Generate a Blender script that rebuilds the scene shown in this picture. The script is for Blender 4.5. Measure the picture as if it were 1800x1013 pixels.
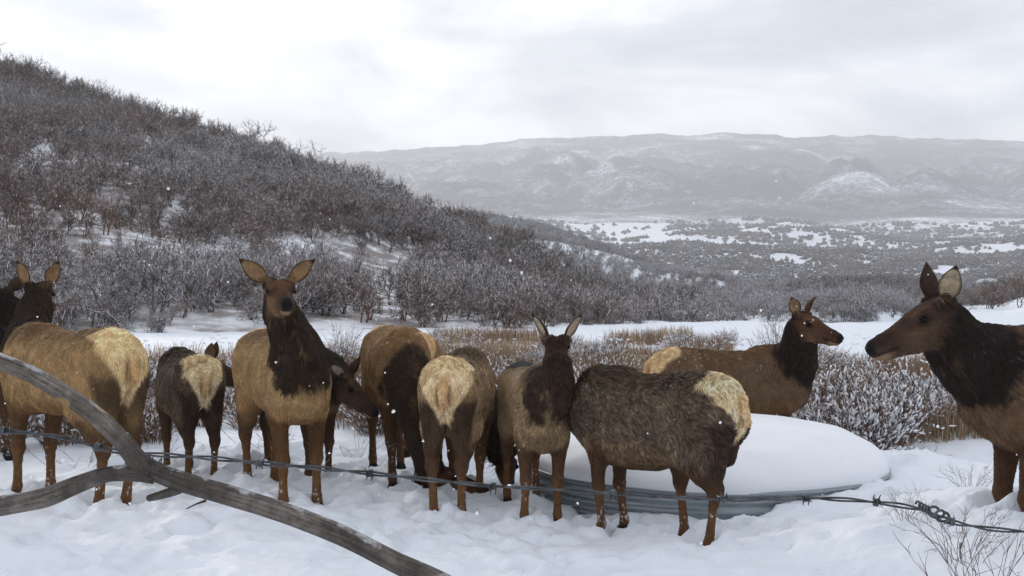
import bpy, math, random
import numpy as np
from mathutils import Vector, Matrix
R = math.radians
scene = bpy.context.scene
COL = scene.collection
for o in list(bpy.data.objects):
    bpy.data.objects.remove(o)

# ------------------------------------------------------------------ camera
F, CX, CY, CAMH = 2000.0, 900.0, 506.5, 1.70      # focal length in photo pixels (1800 wide)
cam_data = bpy.data.cameras.new('camera')
cam_data.sensor_width = 36.0
cam_data.lens = F / 1800.0 * 36.0
cam_data.clip_start = 0.05
cam_data.clip_end = 30000.0
cam = bpy.data.objects.new('camera', cam_data)
COL.objects.link(cam)
cam.location = (0, 0, CAMH)
cam.rotation_euler = (R(90), 0, 0)
scene.camera = cam

# ------------------------------------------------------------------ sky, sun, exposure
SUN_AZ, SUN_EL = R(-24.0), R(15.0)                 # azimuth from +Y towards +X
SUN_DIR = Vector((math.sin(SUN_AZ) * math.cos(SUN_EL), math.cos(SUN_AZ) * math.cos(SUN_EL), math.sin(SUN_EL)))
world = bpy.data.worlds.new('World')
scene.world = world
world.use_nodes = True
wn, wl = world.node_tree.nodes, world.node_tree.links
wn.clear()
def wnode(t, **kw):
    n = wn.new(t)
    for k, v in kw.items():
        setattr(n, k, v)
    return n
out = wnode('ShaderNodeOutputWorld')
bg = wnode('ShaderNodeBackground')
bg.inputs['Strength'].default_value = 0.1
sky = wnode('ShaderNodeTexSky', sky_type='NISHITA', sun_disc=False)
sky.sun_elevation = SUN_EL
sky.sun_rotation = SUN_AZ
tc = wnode('ShaderNodeTexCoord')
mp = wnode('ShaderNodeMapping')
mp.inputs['Scale'].default_value = (1.0, 1.0, 2.6)
mp.inputs['Location'].default_value = (3.1, 0.4, 0.7)
wl.new(tc.outputs['Generated'], mp.inputs['Vector'])
nz = wnode('ShaderNodeTexNoise')
nz.inputs['Scale'].default_value = 4.2
nz.inputs['Detail'].default_value = 7.0
nz.inputs['Roughness'].default_value = 0.5
nz.inputs['Distortion'].default_value = 0.35
wl.new(mp.outputs['Vector'], nz.inputs['Vector'])
ramp = wnode('ShaderNodeValToRGB')                 # cloud brightness
e = ramp.color_ramp.elements
e[0].position = 0.38; e[0].color = (0.43, 0.45, 0.49, 1)
e[1].position = 0.62; e[1].color = (0.85, 0.855, 0.87, 1)
m_ = ramp.color_ramp.elements.new(0.50); m_.color = (0.60, 0.612, 0.64, 1)
wl.new(nz.outputs['Fac'], ramp.inputs['Fac'])
cloud = wnode('ShaderNodeMix', data_type='RGBA', blend_type='MULTIPLY')
cloud.inputs['Factor'].default_value = 1.0
wl.new(ramp.outputs['Color'], cloud.inputs['A'])
cloud.inputs['B'].default_value = (11.7, 11.85, 12.2, 1)
# cloud lit from behind by the veiled sun
dot = wnode('ShaderNodeVectorMath', operation='DOT_PRODUCT')
nrm = wnode('ShaderNodeVectorMath', operation='NORMALIZE')
wl.new(tc.outputs['Generated'], nrm.inputs[0])
wl.new(nrm.outputs['Vector'], dot.inputs[0])
dot.inputs[1].default_value = SUN_DIR
mx0 = wnode('ShaderNodeMath', operation='MAXIMUM'); mx0.inputs[1].default_value = 0.0
wl.new(dot.outputs['Value'], mx0.inputs[0])
pw = wnode('ShaderNodeMath', operation='POWER'); pw.inputs[1].default_value = 60.0
wl.new(mx0.outputs[0], pw.inputs[0])
glow = wnode('ShaderNodeMath', operation='MULTIPLY_ADD'); glow.inputs[1].default_value = 0.26; glow.inputs[2].default_value = 1.0
wl.new(pw.outputs[0], glow.inputs[0])
lit = wnode('ShaderNodeVectorMath', operation='SCALE')
wl.new(cloud.outputs['Result'], lit.inputs[0])
wl.new(glow.outputs[0], lit.inputs['Scale'])
# thin gaps of blue between the clouds
gapn = wnode('ShaderNodeTexNoise')
gapn.inputs['Scale'].default_value = 2.3
gapn.inputs['Detail'].default_value = 5.0
mp2 = wnode('ShaderNodeMapping')
mp2.inputs['Location'].default_value = (7.7, 2.4, 1.9)
mp2.inputs['Scale'].default_value = (1.0, 1.0, 3.2)
wl.new(tc.outputs['Generated'], mp2.inputs['Vector'])
wl.new(mp2.outputs['Vector'], gapn.inputs['Vector'])
gr = wnode('ShaderNodeMapRange')
gr.inputs['From Min'].default_value = 0.54
gr.inputs['From Max'].default_value = 0.68
gr.inputs['To Min'].default_value = 0.0
gr.inputs['To Max'].default_value = 0.55
wl.new(gapn.outputs['Fac'], gr.inputs['Value'])
mixs = wnode('ShaderNodeMix', data_type='RGBA')
wl.new(gr.outputs['Result'], mixs.inputs['Factor'])
wl.new(lit.outputs['Vector'], mixs.inputs['A'])
wl.new(sky.outputs['Color'], mixs.inputs['B'])
wl.new(mixs.outputs['Result'], bg.inputs['Color'])
wl.new(bg.outputs['Background'], out.inputs['Surface'])

sun_data = bpy.data.lights.new('sun', 'SUN')
sun_data.energy = 1.5
sun_data.angle = R(12)
sun_data.color = (1.0, 0.93, 0.84)
sun = bpy.data.objects.new('sun', sun_data)
COL.objects.link(sun)
sun.rotation_euler = (-SUN_DIR).to_track_quat('-Z', 'Y').to_euler()
sun.location = (0, 0, 60)

vs = scene.view_settings
vs.view_transform = 'Standard'
vs.look = 'None'
vs.exposure = 0.25
vs.gamma = 1.0
vs.use_curve_mapping = False
scene.cycles.use_denoising = True
scene.cycles.max_bounces = 5
scene.cycles.diffuse_bounces = 3
scene.cycles.glossy_bounces = 2
scene.cycles.transparent_max_bounces = 4
scene.cycles.volume_bounces = 2
scene.cycles.use_fast_gi = False

# ------------------------------------------------------------------ helpers
rng = np.random.default_rng(7)
random.seed(7)

def at(x, y, d):
    """a point seen at photo pixel (x, y) at distance d"""
    return np.array(((x - CX) / F * d, d, CAMH - (y - CY) / F * d))

def mesh_np(name, verts, faces, mats=(), smooth=True, mat_idx=None):
    """faces: (n,k) array or list of such arrays"""
    me = bpy.data.meshes.new(name)
    verts = np.asarray(verts, np.float32)
    if not isinstance(faces, (list, tuple)):
        faces = [faces]
    faces = [np.asarray(f, np.int32) for f in faces if len(f)]
    nl = sum(f.size for f in faces)
    nf = sum(len(f) for f in faces)
    me.vertices.add(len(verts)); me.loops.add(nl); me.polygons.add(nf)
    me.vertices.foreach_set('co', verts.ravel())
    me.loops.foreach_set('vertex_index', np.concatenate([f.ravel() for f in faces]))
    tot = np.concatenate([np.full(len(f), f.shape[1], np.int32) for f in faces])
    start = np.concatenate([[0], np.cumsum(tot)[:-1]]).astype(np.int32)
    me.polygons.foreach_set('loop_start', start)
    me.polygons.foreach_set('use_smooth', np.full(nf, smooth, bool))
    if mat_idx is not None:
        me.polygons.foreach_set('material_index', np.asarray(mat_idx, np.int32))
    for m in mats:
        me.materials.append(m)
    me.update(calc_edges=True)
    return me

def add(name, data, parent=None, loc=None, label=None, cat=None, group=None, kind=None):
    o = bpy.data.objects.new(name, data)
    COL.objects.link(o)
    if parent is not None:
        o.parent = parent
    if loc is not None:
        o.location = loc
    if label: o['label'] = label
    if cat: o['category'] = cat
    if group: o['group'] = group
    if kind: o['kind'] = kind
    return o

def point_color(me, name, cols):
    a = me.attributes.new(name, 'FLOAT_COLOR', 'POINT')
    c = np.ones((len(cols), 4), np.float32); c[:, :3] = cols
    a.data.foreach_set('color', c.ravel())

class Geo:
    """collects verts and faces of tubes, blobs and blades into one mesh"""
    def __init__(self):
        self.v, self.q, self.t, self.n, self.c = [], [], [], 0, []
    def add(self, v, q=None, t=None, c=None):
        v = np.asarray(v, np.float32)
        if q is not None and len(q): self.q.append(np.asarray(q, np.int32) + self.n)
        if t is not None and len(t): self.t.append(np.asarray(t, np.int32) + self.n)
        self.v.append(v); self.n += len(v)
        if c is not None: self.c.append(np.broadcast_to(np.asarray(c, np.float32), (len(v), 3)))
    def tube(self, pts, rad, sides=3, cap=True, c=None, squash=None):
        pts = np.asarray(pts, float); n = len(pts)
        rad = np.broadcast_to(np.asarray(rad, float), (n,))
        tan = np.gradient(pts, axis=0)
        tan /= np.linalg.norm(tan, axis=1)[:, None] + 1e-9
        ref = np.array((0.0, 0.0, 1.0)) if abs(tan[0, 2]) < 0.9 else np.array((1.0, 0.0, 0.0))
        a = np.cross(tan, ref); a /= np.linalg.norm(a, axis=1)[:, None] + 1e-9
        b = np.cross(a, tan)
        ang = np.linspace(0, 2 * np.pi, sides, endpoint=False) + 0.5
        ring = (np.cos(ang)[None, :, None] * a[:, None, :] + np.sin(ang)[None, :, None] * b[:, None, :]) * rad[:, None, None]
        v = (pts[:, None, :] + ring).reshape(-1, 3)
        i = np.arange(n - 1)[:, None] * sides; j = np.arange(sides)[None, :]; k = (j + 1) % sides
        q = np.stack([i + j, i + k, i + sides + k, i + sides + j], -1).reshape(-1, 4)
        t = None
        if cap and sides >= 3:
            e0 = (n - 1) * sides
            t = [[e0 + 0, e0 + s, e0 + s + 1] for s in range(1, sides - 1)] + [[0, s + 1, s] for s in range(1, sides - 1)]
        self.add(v, q, t, c)
    def mesh(self, name, mats=(), smooth=True):
        me = mesh_np(name, np.concatenate(self.v), [np.concatenate(x) for x in (self.q, self.t) if x], mats, smooth)
        if self.c:
            point_color(me, 'col', np.concatenate(self.c))
        return me

ICO = None
def ico(sub=1):
    import bmesh
    bm = bmesh.new()
    bmesh.ops.create_icosphere(bm, subdivisions=sub, radius=1.0)
    v = np.array([x.co[:] for x in bm.verts]); f = np.array([[y.index for y in x.verts] for x in bm.faces])
    bm.free()
    return v, f
ICO1, ICO2 = ico(1), ico(2)

# value noise on numpy arrays
_perm = rng.permutation(256)
_perm = np.concatenate([_perm, _perm, _perm])
_grad = rng.random(256) * 2 - 1
def vnoise(x, y, z=0.0):
    x, y, z = np.broadcast_arrays(np.asarray(x, float), np.asarray(y, float), np.asarray(z, float))
    xi, yi, zi = np.floor(x).astype(int), np.floor(y).astype(int), np.floor(z).astype(int)
    fx, fy, fz = x - xi, y - yi, z - zi
    s = lambda t: t * t * t * (t * (t * 6 - 15) + 10)
    fx, fy, fz = s(fx), s(fy), s(fz)
    def g(i, j, k):
        return _grad[_perm[(_perm[(_perm[i & 255] + j) & 255] + k) & 255]]
    def l(a, b, t): return a + (b - a) * t
    return l(l(l(g(xi, yi, zi), g(xi + 1, yi, zi), fx), l(g(xi, yi + 1, zi), g(xi + 1, yi + 1, zi), fx), fy),
             l(l(g(xi, yi, zi + 1), g(xi + 1, yi, zi + 1), fx), l(g(xi, yi + 1, zi + 1), g(xi + 1, yi + 1, zi + 1), fx), fy), fz)
def fbm(x, y, z=0.0, octv=4, gain=0.5, lac=2.03):
    r, a = 0.0, 1.0
    for i in range(octv):
        r = r + a * vnoise(np.asarray(x) * lac ** i + 17.3 * i, np.asarray(y) * lac ** i - 9.1 * i, np.asarray(z) * lac ** i)
        a *= gain
    return r
def sstep(a, b, x):
    t = np.clip((np.asarray(x, float) - a) / (b - a), 0, 1)
    return t * t * (3 - 2 * t)

# ------------------------------------------------------------------ materials
class Mat:
    def __init__(self, name, rough=0.8, base=(0.5, 0.5, 0.5), spec=0.3):
        self.m = bpy.data.materials.new(name)
        self.m.use_nodes = True
        self.nt = self.m.node_tree
        self.b = self.nt.nodes['Principled BSDF']
        self.b.inputs['Base Color'].default_value = (*base, 1)
        self.b.inputs['Roughness'].default_value = rough
        self.b.inputs['Specular IOR Level'].default_value = spec
    def n(self, t, **kw):
        n = self.nt.nodes.new(t)
        for k, v in kw.items():
            if k.startswith('i_'):
                n.inputs[k[2:].replace('_', ' ')].default_value = v
            else:
                setattr(n, k, v)
        return n
    def l(self, a, b):
        self.nt.links.new(a, b)
    def noise(self, scale, detail=4, rough=0.55, coord='Object', dist=0.0, stretch=None):
        tc = self.n('ShaderNodeTexCoord')
        n = self.n('ShaderNodeTexNoise', i_Scale=scale, i_Detail=detail, i_Roughness=rough, i_Distortion=dist)
        src = tc.outputs[coord]
        if stretch:
            mp = self.n('ShaderNodeMapping'); mp.inputs['Scale'].default_value = stretch
            self.l(src, mp.inputs['Vector']); src = mp.outputs['Vector']
        self.l(src, n.inputs['Vector'])
        return n.outputs['Fac']
    def ramp(self, fac, stops):
        r = self.n('ShaderNodeValToRGB')
        el = r.color_ramp.elements
        while len(el) < len(stops): el.new(0.5)
        for e_, (p, c) in zip(el, stops):
            e_.position = p; e_.color = (*c, 1) if len(c) == 3 else c
        self.l(fac, r.inputs['Fac'])
        return r.outputs['Color']
    def mix(self, fac, a, b, blend='MIX'):
        m = self.n('ShaderNodeMix', data_type='RGBA', blend_type=blend)
        for s, v in (('Factor', fac), ('A', a), ('B', b)):
            if isinstance(v, (int, float)): m.inputs[s].default_value = v
            elif isinstance(v, tuple): m.inputs[s].default_value = (*v, 1)
            else: self.l(v, m.inputs[s])
        return m.outputs['Result']
    def maprange(self, v, a, b, c=0.0, d=1.0):
        m = self.n('ShaderNodeMapRange')
        for s, x in (('From Min', a), ('From Max', b), ('To Min', c), ('To Max', d)): m.inputs[s].default_value = x
        self.l(v, m.inputs['Value'])
        return m.outputs['Result']
    def math(self, op, a, b=0.0):
        m = self.n('ShaderNodeMath', operation=op)
        for i, v in enumerate((a, b)):
            if isinstance(v, (int, float)): m.inputs[i].default_value = v
            else: self.l(v, m.inputs[i])
        return m.outputs[0]
    def color(self, c):
        self.l(c, self.b.inputs['Base Color']); return self
    def bump(self, h, strength=0.3, dist=0.02):
        b = self.n('ShaderNodeBump', i_Strength=strength, i_Distance=dist)
        self.l(h, b.inputs['Height']); self.l(b.outputs['Normal'], self.b.inputs['Normal'])
        return self
    def normal_up(self):
        g = self.n('ShaderNodeNewGeometry'); s = self.n('ShaderNodeSeparateXYZ')
        self.l(g.outputs['Normal'], s.inputs['Vector'])
        return s.outputs['Z']

# snow
M_SNOW = Mat('snow', 0.65, (0.84, 0.86, 0.90), 0.3)
M_SNOW.color(M_SNOW.ramp(M_SNOW.noise(1.3, 5), [(0.3, (0.77, 0.815, 0.88)), (0.7, (0.83, 0.865, 0.92))]))
_n1 = M_SNOW.noise(14, 6, 0.6); _n2 = M_SNOW.noise(90, 3, 0.6)
M_SNOW.bump(M_SNOW.math('ADD', _n1, M_SNOW.math('MULTIPLY', _n2, 0.15)), 0.35, 0.05)
# ------------------------------------------------------------------ the snowy ground
TANK_C, TANK_R, TANK_RIM = np.array((1.70, 10.0)), 1.54, 0.175
FEET = []                                            # (x, y) of every hoof: trodden snow; filled by the elk table below
BUMPS = [  # x, y, z, rx, ry : drifts and hollows
    (3.10, 7.0, 0.30, 1.10, 1.2), (4.4, 6.8, 0.25, 1.6, 1.6),
    (2.60, 8.95, 0.12, 0.60, 0.40), (3.55, 10.2, 0.10, 0.5, 0.9), (2.1, 8.35, 0.05, 0.5, 0.3),
    (0.9, 7.0, 0.06, 1.4, 0.5), (-1.0, 6.6, 0.05, 2.0, 0.6), (2.35, 11.9, -0.42, 1.5, 0.9),
    (0.55, 8.75, -0.09, 0.6, 0.4), (1.35, 8.32, -0.07, 0.7, 0.22), (-3.4, 12.6, 0.10, 1.5, 0.8), (3.6, 10.6, 0.12, 1.0, 1.0), (3.9, 9.0, 0.10, 1.2, 1.0),
]
def ground_z(x, y):
    x = np.asarray(x, float); y = np.asarray(y, float)
    d = np.hypot(x, y)
    z = 0.05 * fbm(x * 0.45, y * 0.45, 3.3, 3) * sstep(1.0, 6.0, d)
    z = z + 0.020 * fbm(x * 1.9, y * 1.9, 8.1, 3)
    for bx, by, bz, rx, ry in BUMPS:
        z = z + bz * np.exp(-((x - bx) / rx) ** 2 - ((y - by) / ry) ** 2)
    return z
def trample(x, y, z):
    churn = np.zeros_like(z)
    prs = np.random.default_rng(31)
    prints = []                                       # older hoof prints between and before the herd
    for k in range(26):
        px_, py_ = prs.uniform(-4.6, 2.8), prs.uniform(6.4, 11.5); a = prs.uniform(0, 6.28)
        for s in range(prs.integers(4, 10)):
            a += prs.normal(0, 0.15)
            px_ += 0.34 * math.cos(a); py_ += 0.34 * math.sin(a)
            o = 0.09 if s % 2 else -0.09
            qx, qy = px_ - o * math.sin(a), py_ + o * math.cos(a)
            if math.hypot(qx - TANK_C[0], qy - TANK_C[1]) > TANK_R + 0.15 and qy > 6.0: prints.append((qx, qy, prs.uniform(0.6, 1.3)))
    for fx, fy, st in [(a_, b_, 0.0) for a_, b_ in FEET] + prints:
        m = (np.abs(x - fx) < 0.8) & (np.abs(y - fy) < 0.8)
        if not m.any(): continue
        r2 = (x[m] - fx) ** 2 + (y[m] - fy) ** 2
        rr_ = np.sqrt(r2)
        if st == 0.0:
            churn[m] = np.maximum(churn[m], np.exp(-r2 / 0.40 ** 2))
            z[m] += -0.06 * np.exp(-r2 / 0.075 ** 2) + 0.034 * np.exp(-((rr_ - 0.15) / 0.05) ** 2)
        else:
            wob_ = 1 + 0.5 * vnoise(x[m] * 9, y[m] * 9, 7.0)
            z[m] += -0.075 * st * np.exp(-(rr_ * wob_ / 0.085) ** 4) + 0.020 * st * np.exp(-((rr_ * wob_ - 0.135) / 0.035) ** 2)
            churn[m] = np.maximum(churn[m], 0.5 * np.exp(-r2 / 0.2 ** 2))
    lump = fbm(x * 5.5, y * 5.5, 1.7, 4, 0.55)
    z += churn * (0.038 * lump - 0.02)
    area = sstep(5.6, 7.6, y) * (1 - sstep(11.5, 13.0, y)) * sstep(-5.5, -3.0, x) * (1 - sstep(2.6, 4.0, x))
    holes = np.clip(fbm(x * 3.1, y * 3.1, 5.5, 2) - 0.15, 0, 1)
    z += area * (0.022 * lump - 0.15 * holes)
    z += 0.008 * fbm(x * 11, y * 11, 2.2, 2) * sstep(2.5, 5, y)
    return z

def build_ground():
    xs = np.concatenate([np.linspace(-2600, -300, 60, endpoint=False), np.arange(-300, 2100, 8), np.linspace(2100, 4400, 60)])
    rows = [0.35]
    while rows[-1] < 700:
        d = rows[-1]
        rows.append(d * (1.0055 if 5.0 < d < 14 else 1.02 if d < 60 else 1.06))
    D = np.array(rows)
    X = (xs[None, :] - CX) / F * D[:, None]; Y = np.broadcast_to(D[:, None], X.shape)
    X = X.ravel(); Y = Y.ravel().copy()
    Z = ground_z(X, Y)
    near = (Y < 20) & (np.abs(X) < 8)
    zz = Z[near].copy(); Z[near] = trample(X[near], Y[near], zz)
    nr, nc = len(D), len(xs)
    i = np.arange(nr - 1)[:, None] * nc + np.arange(nc - 1)[None, :]
    q = np.stack([i, i + 1, i + nc + 1, i + nc], -1).reshape(-1, 4)
    # behind and beside the camera
    v = np.stack([X, Y, Z], 1)
    n0 = len(v)
    ex = np.array([(-400, -300, 0), (400, -300, 0), (400, 0.35 * 0 + -1.0, 0), (-400, -1.0, 0)])
    back = np.stack([np.linspace(v[0, 0], v[nc - 1, 0], nc), np.full(nc, -40.0), np.zeros(nc)], 1) * np.array((40, 1, 1))
    v = np.concatenate([v, back])
    j = np.arange(nc - 1)
    q2 = np.stack([n0 + j, n0 + j + 1, j + 1, j], 1)
    return mesh_np('snow_ground', v, np.concatenate([q, q2]), [M_SNOW.m])

# ------------------------------------------------------------------ hills: a sheet between a foot line and a ridge line
def hill_sheet(px, ridge, foot, backdrop, nu, nv, rough, seed, prof=1.25):
    """ridge: rows (x_px, y_px, d); foot: rows (x_px, y_px, d). Returns S(u,v)->xyz arrays"""
    ridge = np.array(ridge, float); foot = np.array(foot, float)
    u = np.linspace(px[0], px[1], nu)
    def line(tab):
        x = u; y = np.interp(u, tab[:, 0], tab[:, 1]); d = np.interp(u, tab[:, 0], tab[:, 2])
        # soften the corners
        k = np.ones(9) / 9
        y = np.convolve(np.pad(y, 4, 'edge'), k, 'valid'); d = np.convolve(np.pad(d, 4, 'edge'), k, 'valid')
        return np.stack([(x - CX) / F * d, d, CAMH - (y - CY) / F * d], 1)
    A, B = line(foot), line(ridge)
    v = np.linspace(0, 1, nv)[None, :, None]
    P = A[:, None, :] * (1 - v) + B[:, None, :] * v
    s = v[..., 0]
    w = s ** prof * (1 - s) + s * s                        # slightly hollow foot, rounded crest
    P[..., 2] = A[:, None, 2] * (1 - w) + B[:, None, 2] * w
    env = np.sin(np.pi * np.clip(s, 0, 1)) ** 0.7
    for sc, am in rough:
        P[..., 2] += am * env * fbm(P[..., 0] / sc, P[..., 1] / sc, seed, 3)
    # fall away behind the crest
    nb = 8
    t = np.linspace(0, 1, nb + 1)[1:][None, :, None]
    dirv = (B - A); dirv[:, 2] = 0; dirv /= np.linalg.norm(dirv, axis=1)[:, None]
    Q = B[:, None, :] + dirv[:, None, :] * backdrop[0] * t
    Q[..., 2] = B[:, None, 2] - backdrop[1] * t[..., 0] ** 1.3
    P = np.concatenate([P, Q], 1)
    return P
def sheet_mesh(name, P, mat):
    nu, nv = P.shape[:2]
    i = np.arange(nu - 1)[:, None] * nv + np.arange(nv - 1)[None, :]
    q = np.stack([i, i + nv, i + nv + 1, i + 1], -1).reshape(-1, 4)
    return mesh_np(name, P.reshape(-1, 3), q, [mat])

M_HILL = Mat('hill_snow', 0.8, (0.8, 0.82, 0.86), 0.2)
_a = M_HILL.noise(0.5, 6, 0.65)
_b = M_HILL.noise(0.05, 4, 0.6)
_c = M_HILL.ramp(M_HILL.math('ADD', _a, M_HILL.math('MULTIPLY', _b, 0.8)), [(0.78, (0.82, 0.84, 0.88)), (0.96, (0.30, 0.27, 0.26))])
M_HILL.color(_c)

RIDGE1 = [(-900, -420, 250), (-400, -80, 232), (0, 128, 215), (120, 172, 208), (260, 212, 200), (400, 262, 192), (480, 282, 186), (560, 315, 180), (700, 372, 165),
          (800, 412, 150), (900, 455, 138), (1000, 503, 126), (1100, 540, 112), (1200, 566, 98), (1320, 586, 84), (1420, 590, 78)]
FOOT1 = [(-900, 596, 42), (0, 596, 42), (300, 594, 43), (600, 590, 45), (900, 588, 48), (1100, 590, 52), (1250, 592, 58), (1320, 592, 60), (1420, 594, 62)]
RIDGE2 = [(600, 372, 420), (760, 380, 420), (850, 384, 425), (950, 402, 430), (1050, 435, 430), (1150, 468, 430), (1220, 488, 430), (1300, 512, 330), (1420, 528, 190), (1560, 535, 145), (1680, 535, 150), (1900, 532, 170)]
FOOT2 = [(600, 560, 120), (900, 560, 120), (1200, 562, 80), (1320, 566, 57), (1570, 566, 57), (1640, 546, 86), (1720, 536, 116), (1900, 532, 130)]
HILL1 = hill_sheet((-900, 1420), RIDGE1, FOOT1, (160, 60), 260, 90, [(45, 2.2), (16, 0.9)], 2.0)
HILL2 = hill_sheet((600, 1900), RIDGE2, FOOT2, (300, 60), 160, 60, [(70, 3.0), (25, 1.0)], 5.0)

# right-hand bank: bare snow with a scrubby crest
RIDGE3 = [(1560, 596, 92), (1620, 586, 98), (1690, 560, 112), (1740, 540, 120), (1800, 521, 128), (1900, 490, 136), (2100, 430, 150), (2500, 360, 170)]
FOOT3 = [(1560, 600, 46), (1700, 606, 42), (1800, 612, 40), (2100, 620, 38), (2500, 630, 36)]
HILL3 = hill_sheet((1560, 2500), RIDGE3, FOOT3, (120, 30), 90, 40, [(18, 0.5)], 9.0)

# ------------------------------------------------------------------ valley and far mountain: one continuous terrain
def far_profile():
    xs = np.linspace(-700, 2600, 420)
    # crest of the far mountain (photo pixels)
    cx = np.array([-700, 300, 540, 600, 650, 690, 760, 830, 900, 1000, 1100, 1180, 1260, 1340, 1420, 1500, 1600, 1700, 1760, 1830, 2000, 2600])
    cy = np.array([300, 290, 276, 270, 273, 266, 262, 257, 248, 242, 243, 239, 236, 238, 243, 240, 243, 247, 245, 252, 262, 280])
    crest = np.interp(xs, cx, cy)
    crest = np.convolve(np.pad(crest, 3, 'edge'), np.ones(7) / 7, 'valid') + 3.0 * vnoise(xs / 34, 0.5) + 1.5 * vnoise(xs / 11, 3.5)
    return xs, crest
def build_far():
    xs, crest = far_profile()
    d = np.concatenate([np.geomspace(430, 2500, 130), np.geomspace(2500, 4700, 150)[1:], np.geomspace(4700, 6500, 14)[1:]])
    base_d = np.array([430, 560, 700, 950, 1250, 1600, 1850, 2100, 2400, 2800, 3300, 3800, 4300, 4700])
    base_y = np.array([575, 540, 508, 462, 434, 420, 408, 388, 372, 352, 322, 290, 262, 243.0])
    y0 = np.interp(d, base_d, base_y)
    X = (xs[None, :] - CX) / F * d[:, None]; Y = np.broadcast_to(d[:, None], X.shape)
    yy = np.broadcast_to(y0[:, None], X.shape).copy()
    k = sstep(2100, 4700, d)[:, None]
    yy = yy + (crest[None, :] - 243.0) * k
    Z = CAMH - (yy - CY) / F * Y
    # spurs and gullies running down the mountain
    wx = X + 0.35 * (Y - 2800) + 160 * vnoise(X / 700, Y / 700, 4)
    spur = 2 * np.abs(vnoise(wx / 430.0, Y / 1500.0, 11.0))
    spur2 = 2 * np.abs(vnoise((X - 0.3 * Y) / 170.0, Y / 480.0, 21.0))
    rise = sstep(2150, 3000, Y) * (1 - 0.9 * sstep(3300, 4600, Y))
    Z = Z + rise * (34 * (spur - 0.5) + 36 * (spur2 - 0.5) + 16 * (2 * np.abs(vnoise((X + 0.2 * Y) / 75.0, Y / 210.0, 41.0)) - 0.5) + 12 * fbm(X / 90, Y / 90, 6.0, 3))
    # rolling scrub hills of the middle ground, kept off the flat meadow
    px = CX + X / Y * F
    flat = np.exp(-((px - 1085) / 62.0) ** 2 - ((Y - 1780) / 420.0) ** 2) + 0.9 * np.exp(-((px - 1215) / 110.0) ** 2 - ((Y - 1400) / 70.0) ** 2)
    flat = np.clip(flat * 1.3, 0, 1)
    mid = sstep(520, 800, Y) * (1 - sstep(1900, 2300, Y)) * (1 - flat)
    Z = Z + mid * (12 * fbm(X / 210, Y / 260, 3.0, 3) + 3.0 * fbm(X / 60, Y / 60, 9.0, 2))
    ycap = CAMH - (crest[None, :] + 7 - CY) / F * Y
    Z = np.where((Y > 1900) & (Y < 4550), np.minimum(Z, ycap), Z)
    back = sstep(4700, 6500, Y)
    Z = Z - back * 420
    nr, nc = X.shape
    v = np.stack([X.ravel(), Y.ravel(), Z.ravel()], 1)
    i = np.arange(nr - 1)[:, None] * nc + np.arange(nc - 1)[None, :]
    q = np.stack([i, i + 1, i + nc + 1, i + nc], -1).reshape(-1, 4)
    me = mesh_np('far_mountain', v, q, [M_FAR.m])
    # cover: how much scrub grows there (0 on the flat snowy meadows)
    slope_cover = np.clip(0.80 + 0.20 * sstep(1900, 2700, Y) + 0.25 * fbm(X / 260, Y / 300, 1.0, 3) - flat * 1.6, 0, 1)
    strip = np.exp(-((Y - 640) / 40.0) ** 2) * sstep(1480, 1620, px)
    cover = np.clip(slope_cover - strip, 0, 1)
    cover = np.clip(cover - 0.28 * sstep(0.15, 0.5, vnoise(X / 190, Y / 60, 31.0)) * (Y < 1900), 0, 1)
    cover = np.where(Y > 2050, np.maximum(cover, 0.80), cover)
    a = me.attributes.new('cover', 'FLOAT', 'POINT')
    a.data.foreach_set('value', (cover * np.interp(Y, [1500, 2300], [0.45, 1.0])).ravel().astype(np.float32))
    return me, X, Y, Z, cover, px
M_FAR = Mat('far_scrub_snow', 0.9, (0.7, 0.72, 0.76), 0.1)
_cov = M_FAR.n('ShaderNodeAttribute', attribute_name='cover').outputs['Fac']
_f1 = M_FAR.noise(0.045, 6, 0.7)
_f2 = M_FAR.noise(0.16, 4, 0.7)
_f3 = M_FAR.noise(0.006, 5, 0.6)
_t = M_FAR.math('ADD', M_FAR.math('MULTIPLY', _f1, 0.5), M_FAR.math('MULTIPLY', _f2, 0.5))
_t = M_FAR.math('ADD', _t, M_FAR.math('MULTIPLY', M_FAR.math('SUBTRACT', _f3, 0.5), 0.55))
_t = M_FAR.math('ADD', _t, M_FAR.math('MULTIPLY', M_FAR.math('SUBTRACT', _cov, 0.65), 0.42))
M_FAR.color(M_FAR.ramp(_t, [(0.43, (0.80, 0.82, 0.86)), (0.51, (0.36, 0.355, 0.375)), (0.64, (0.105, 0.10, 0.11))]))
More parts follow.
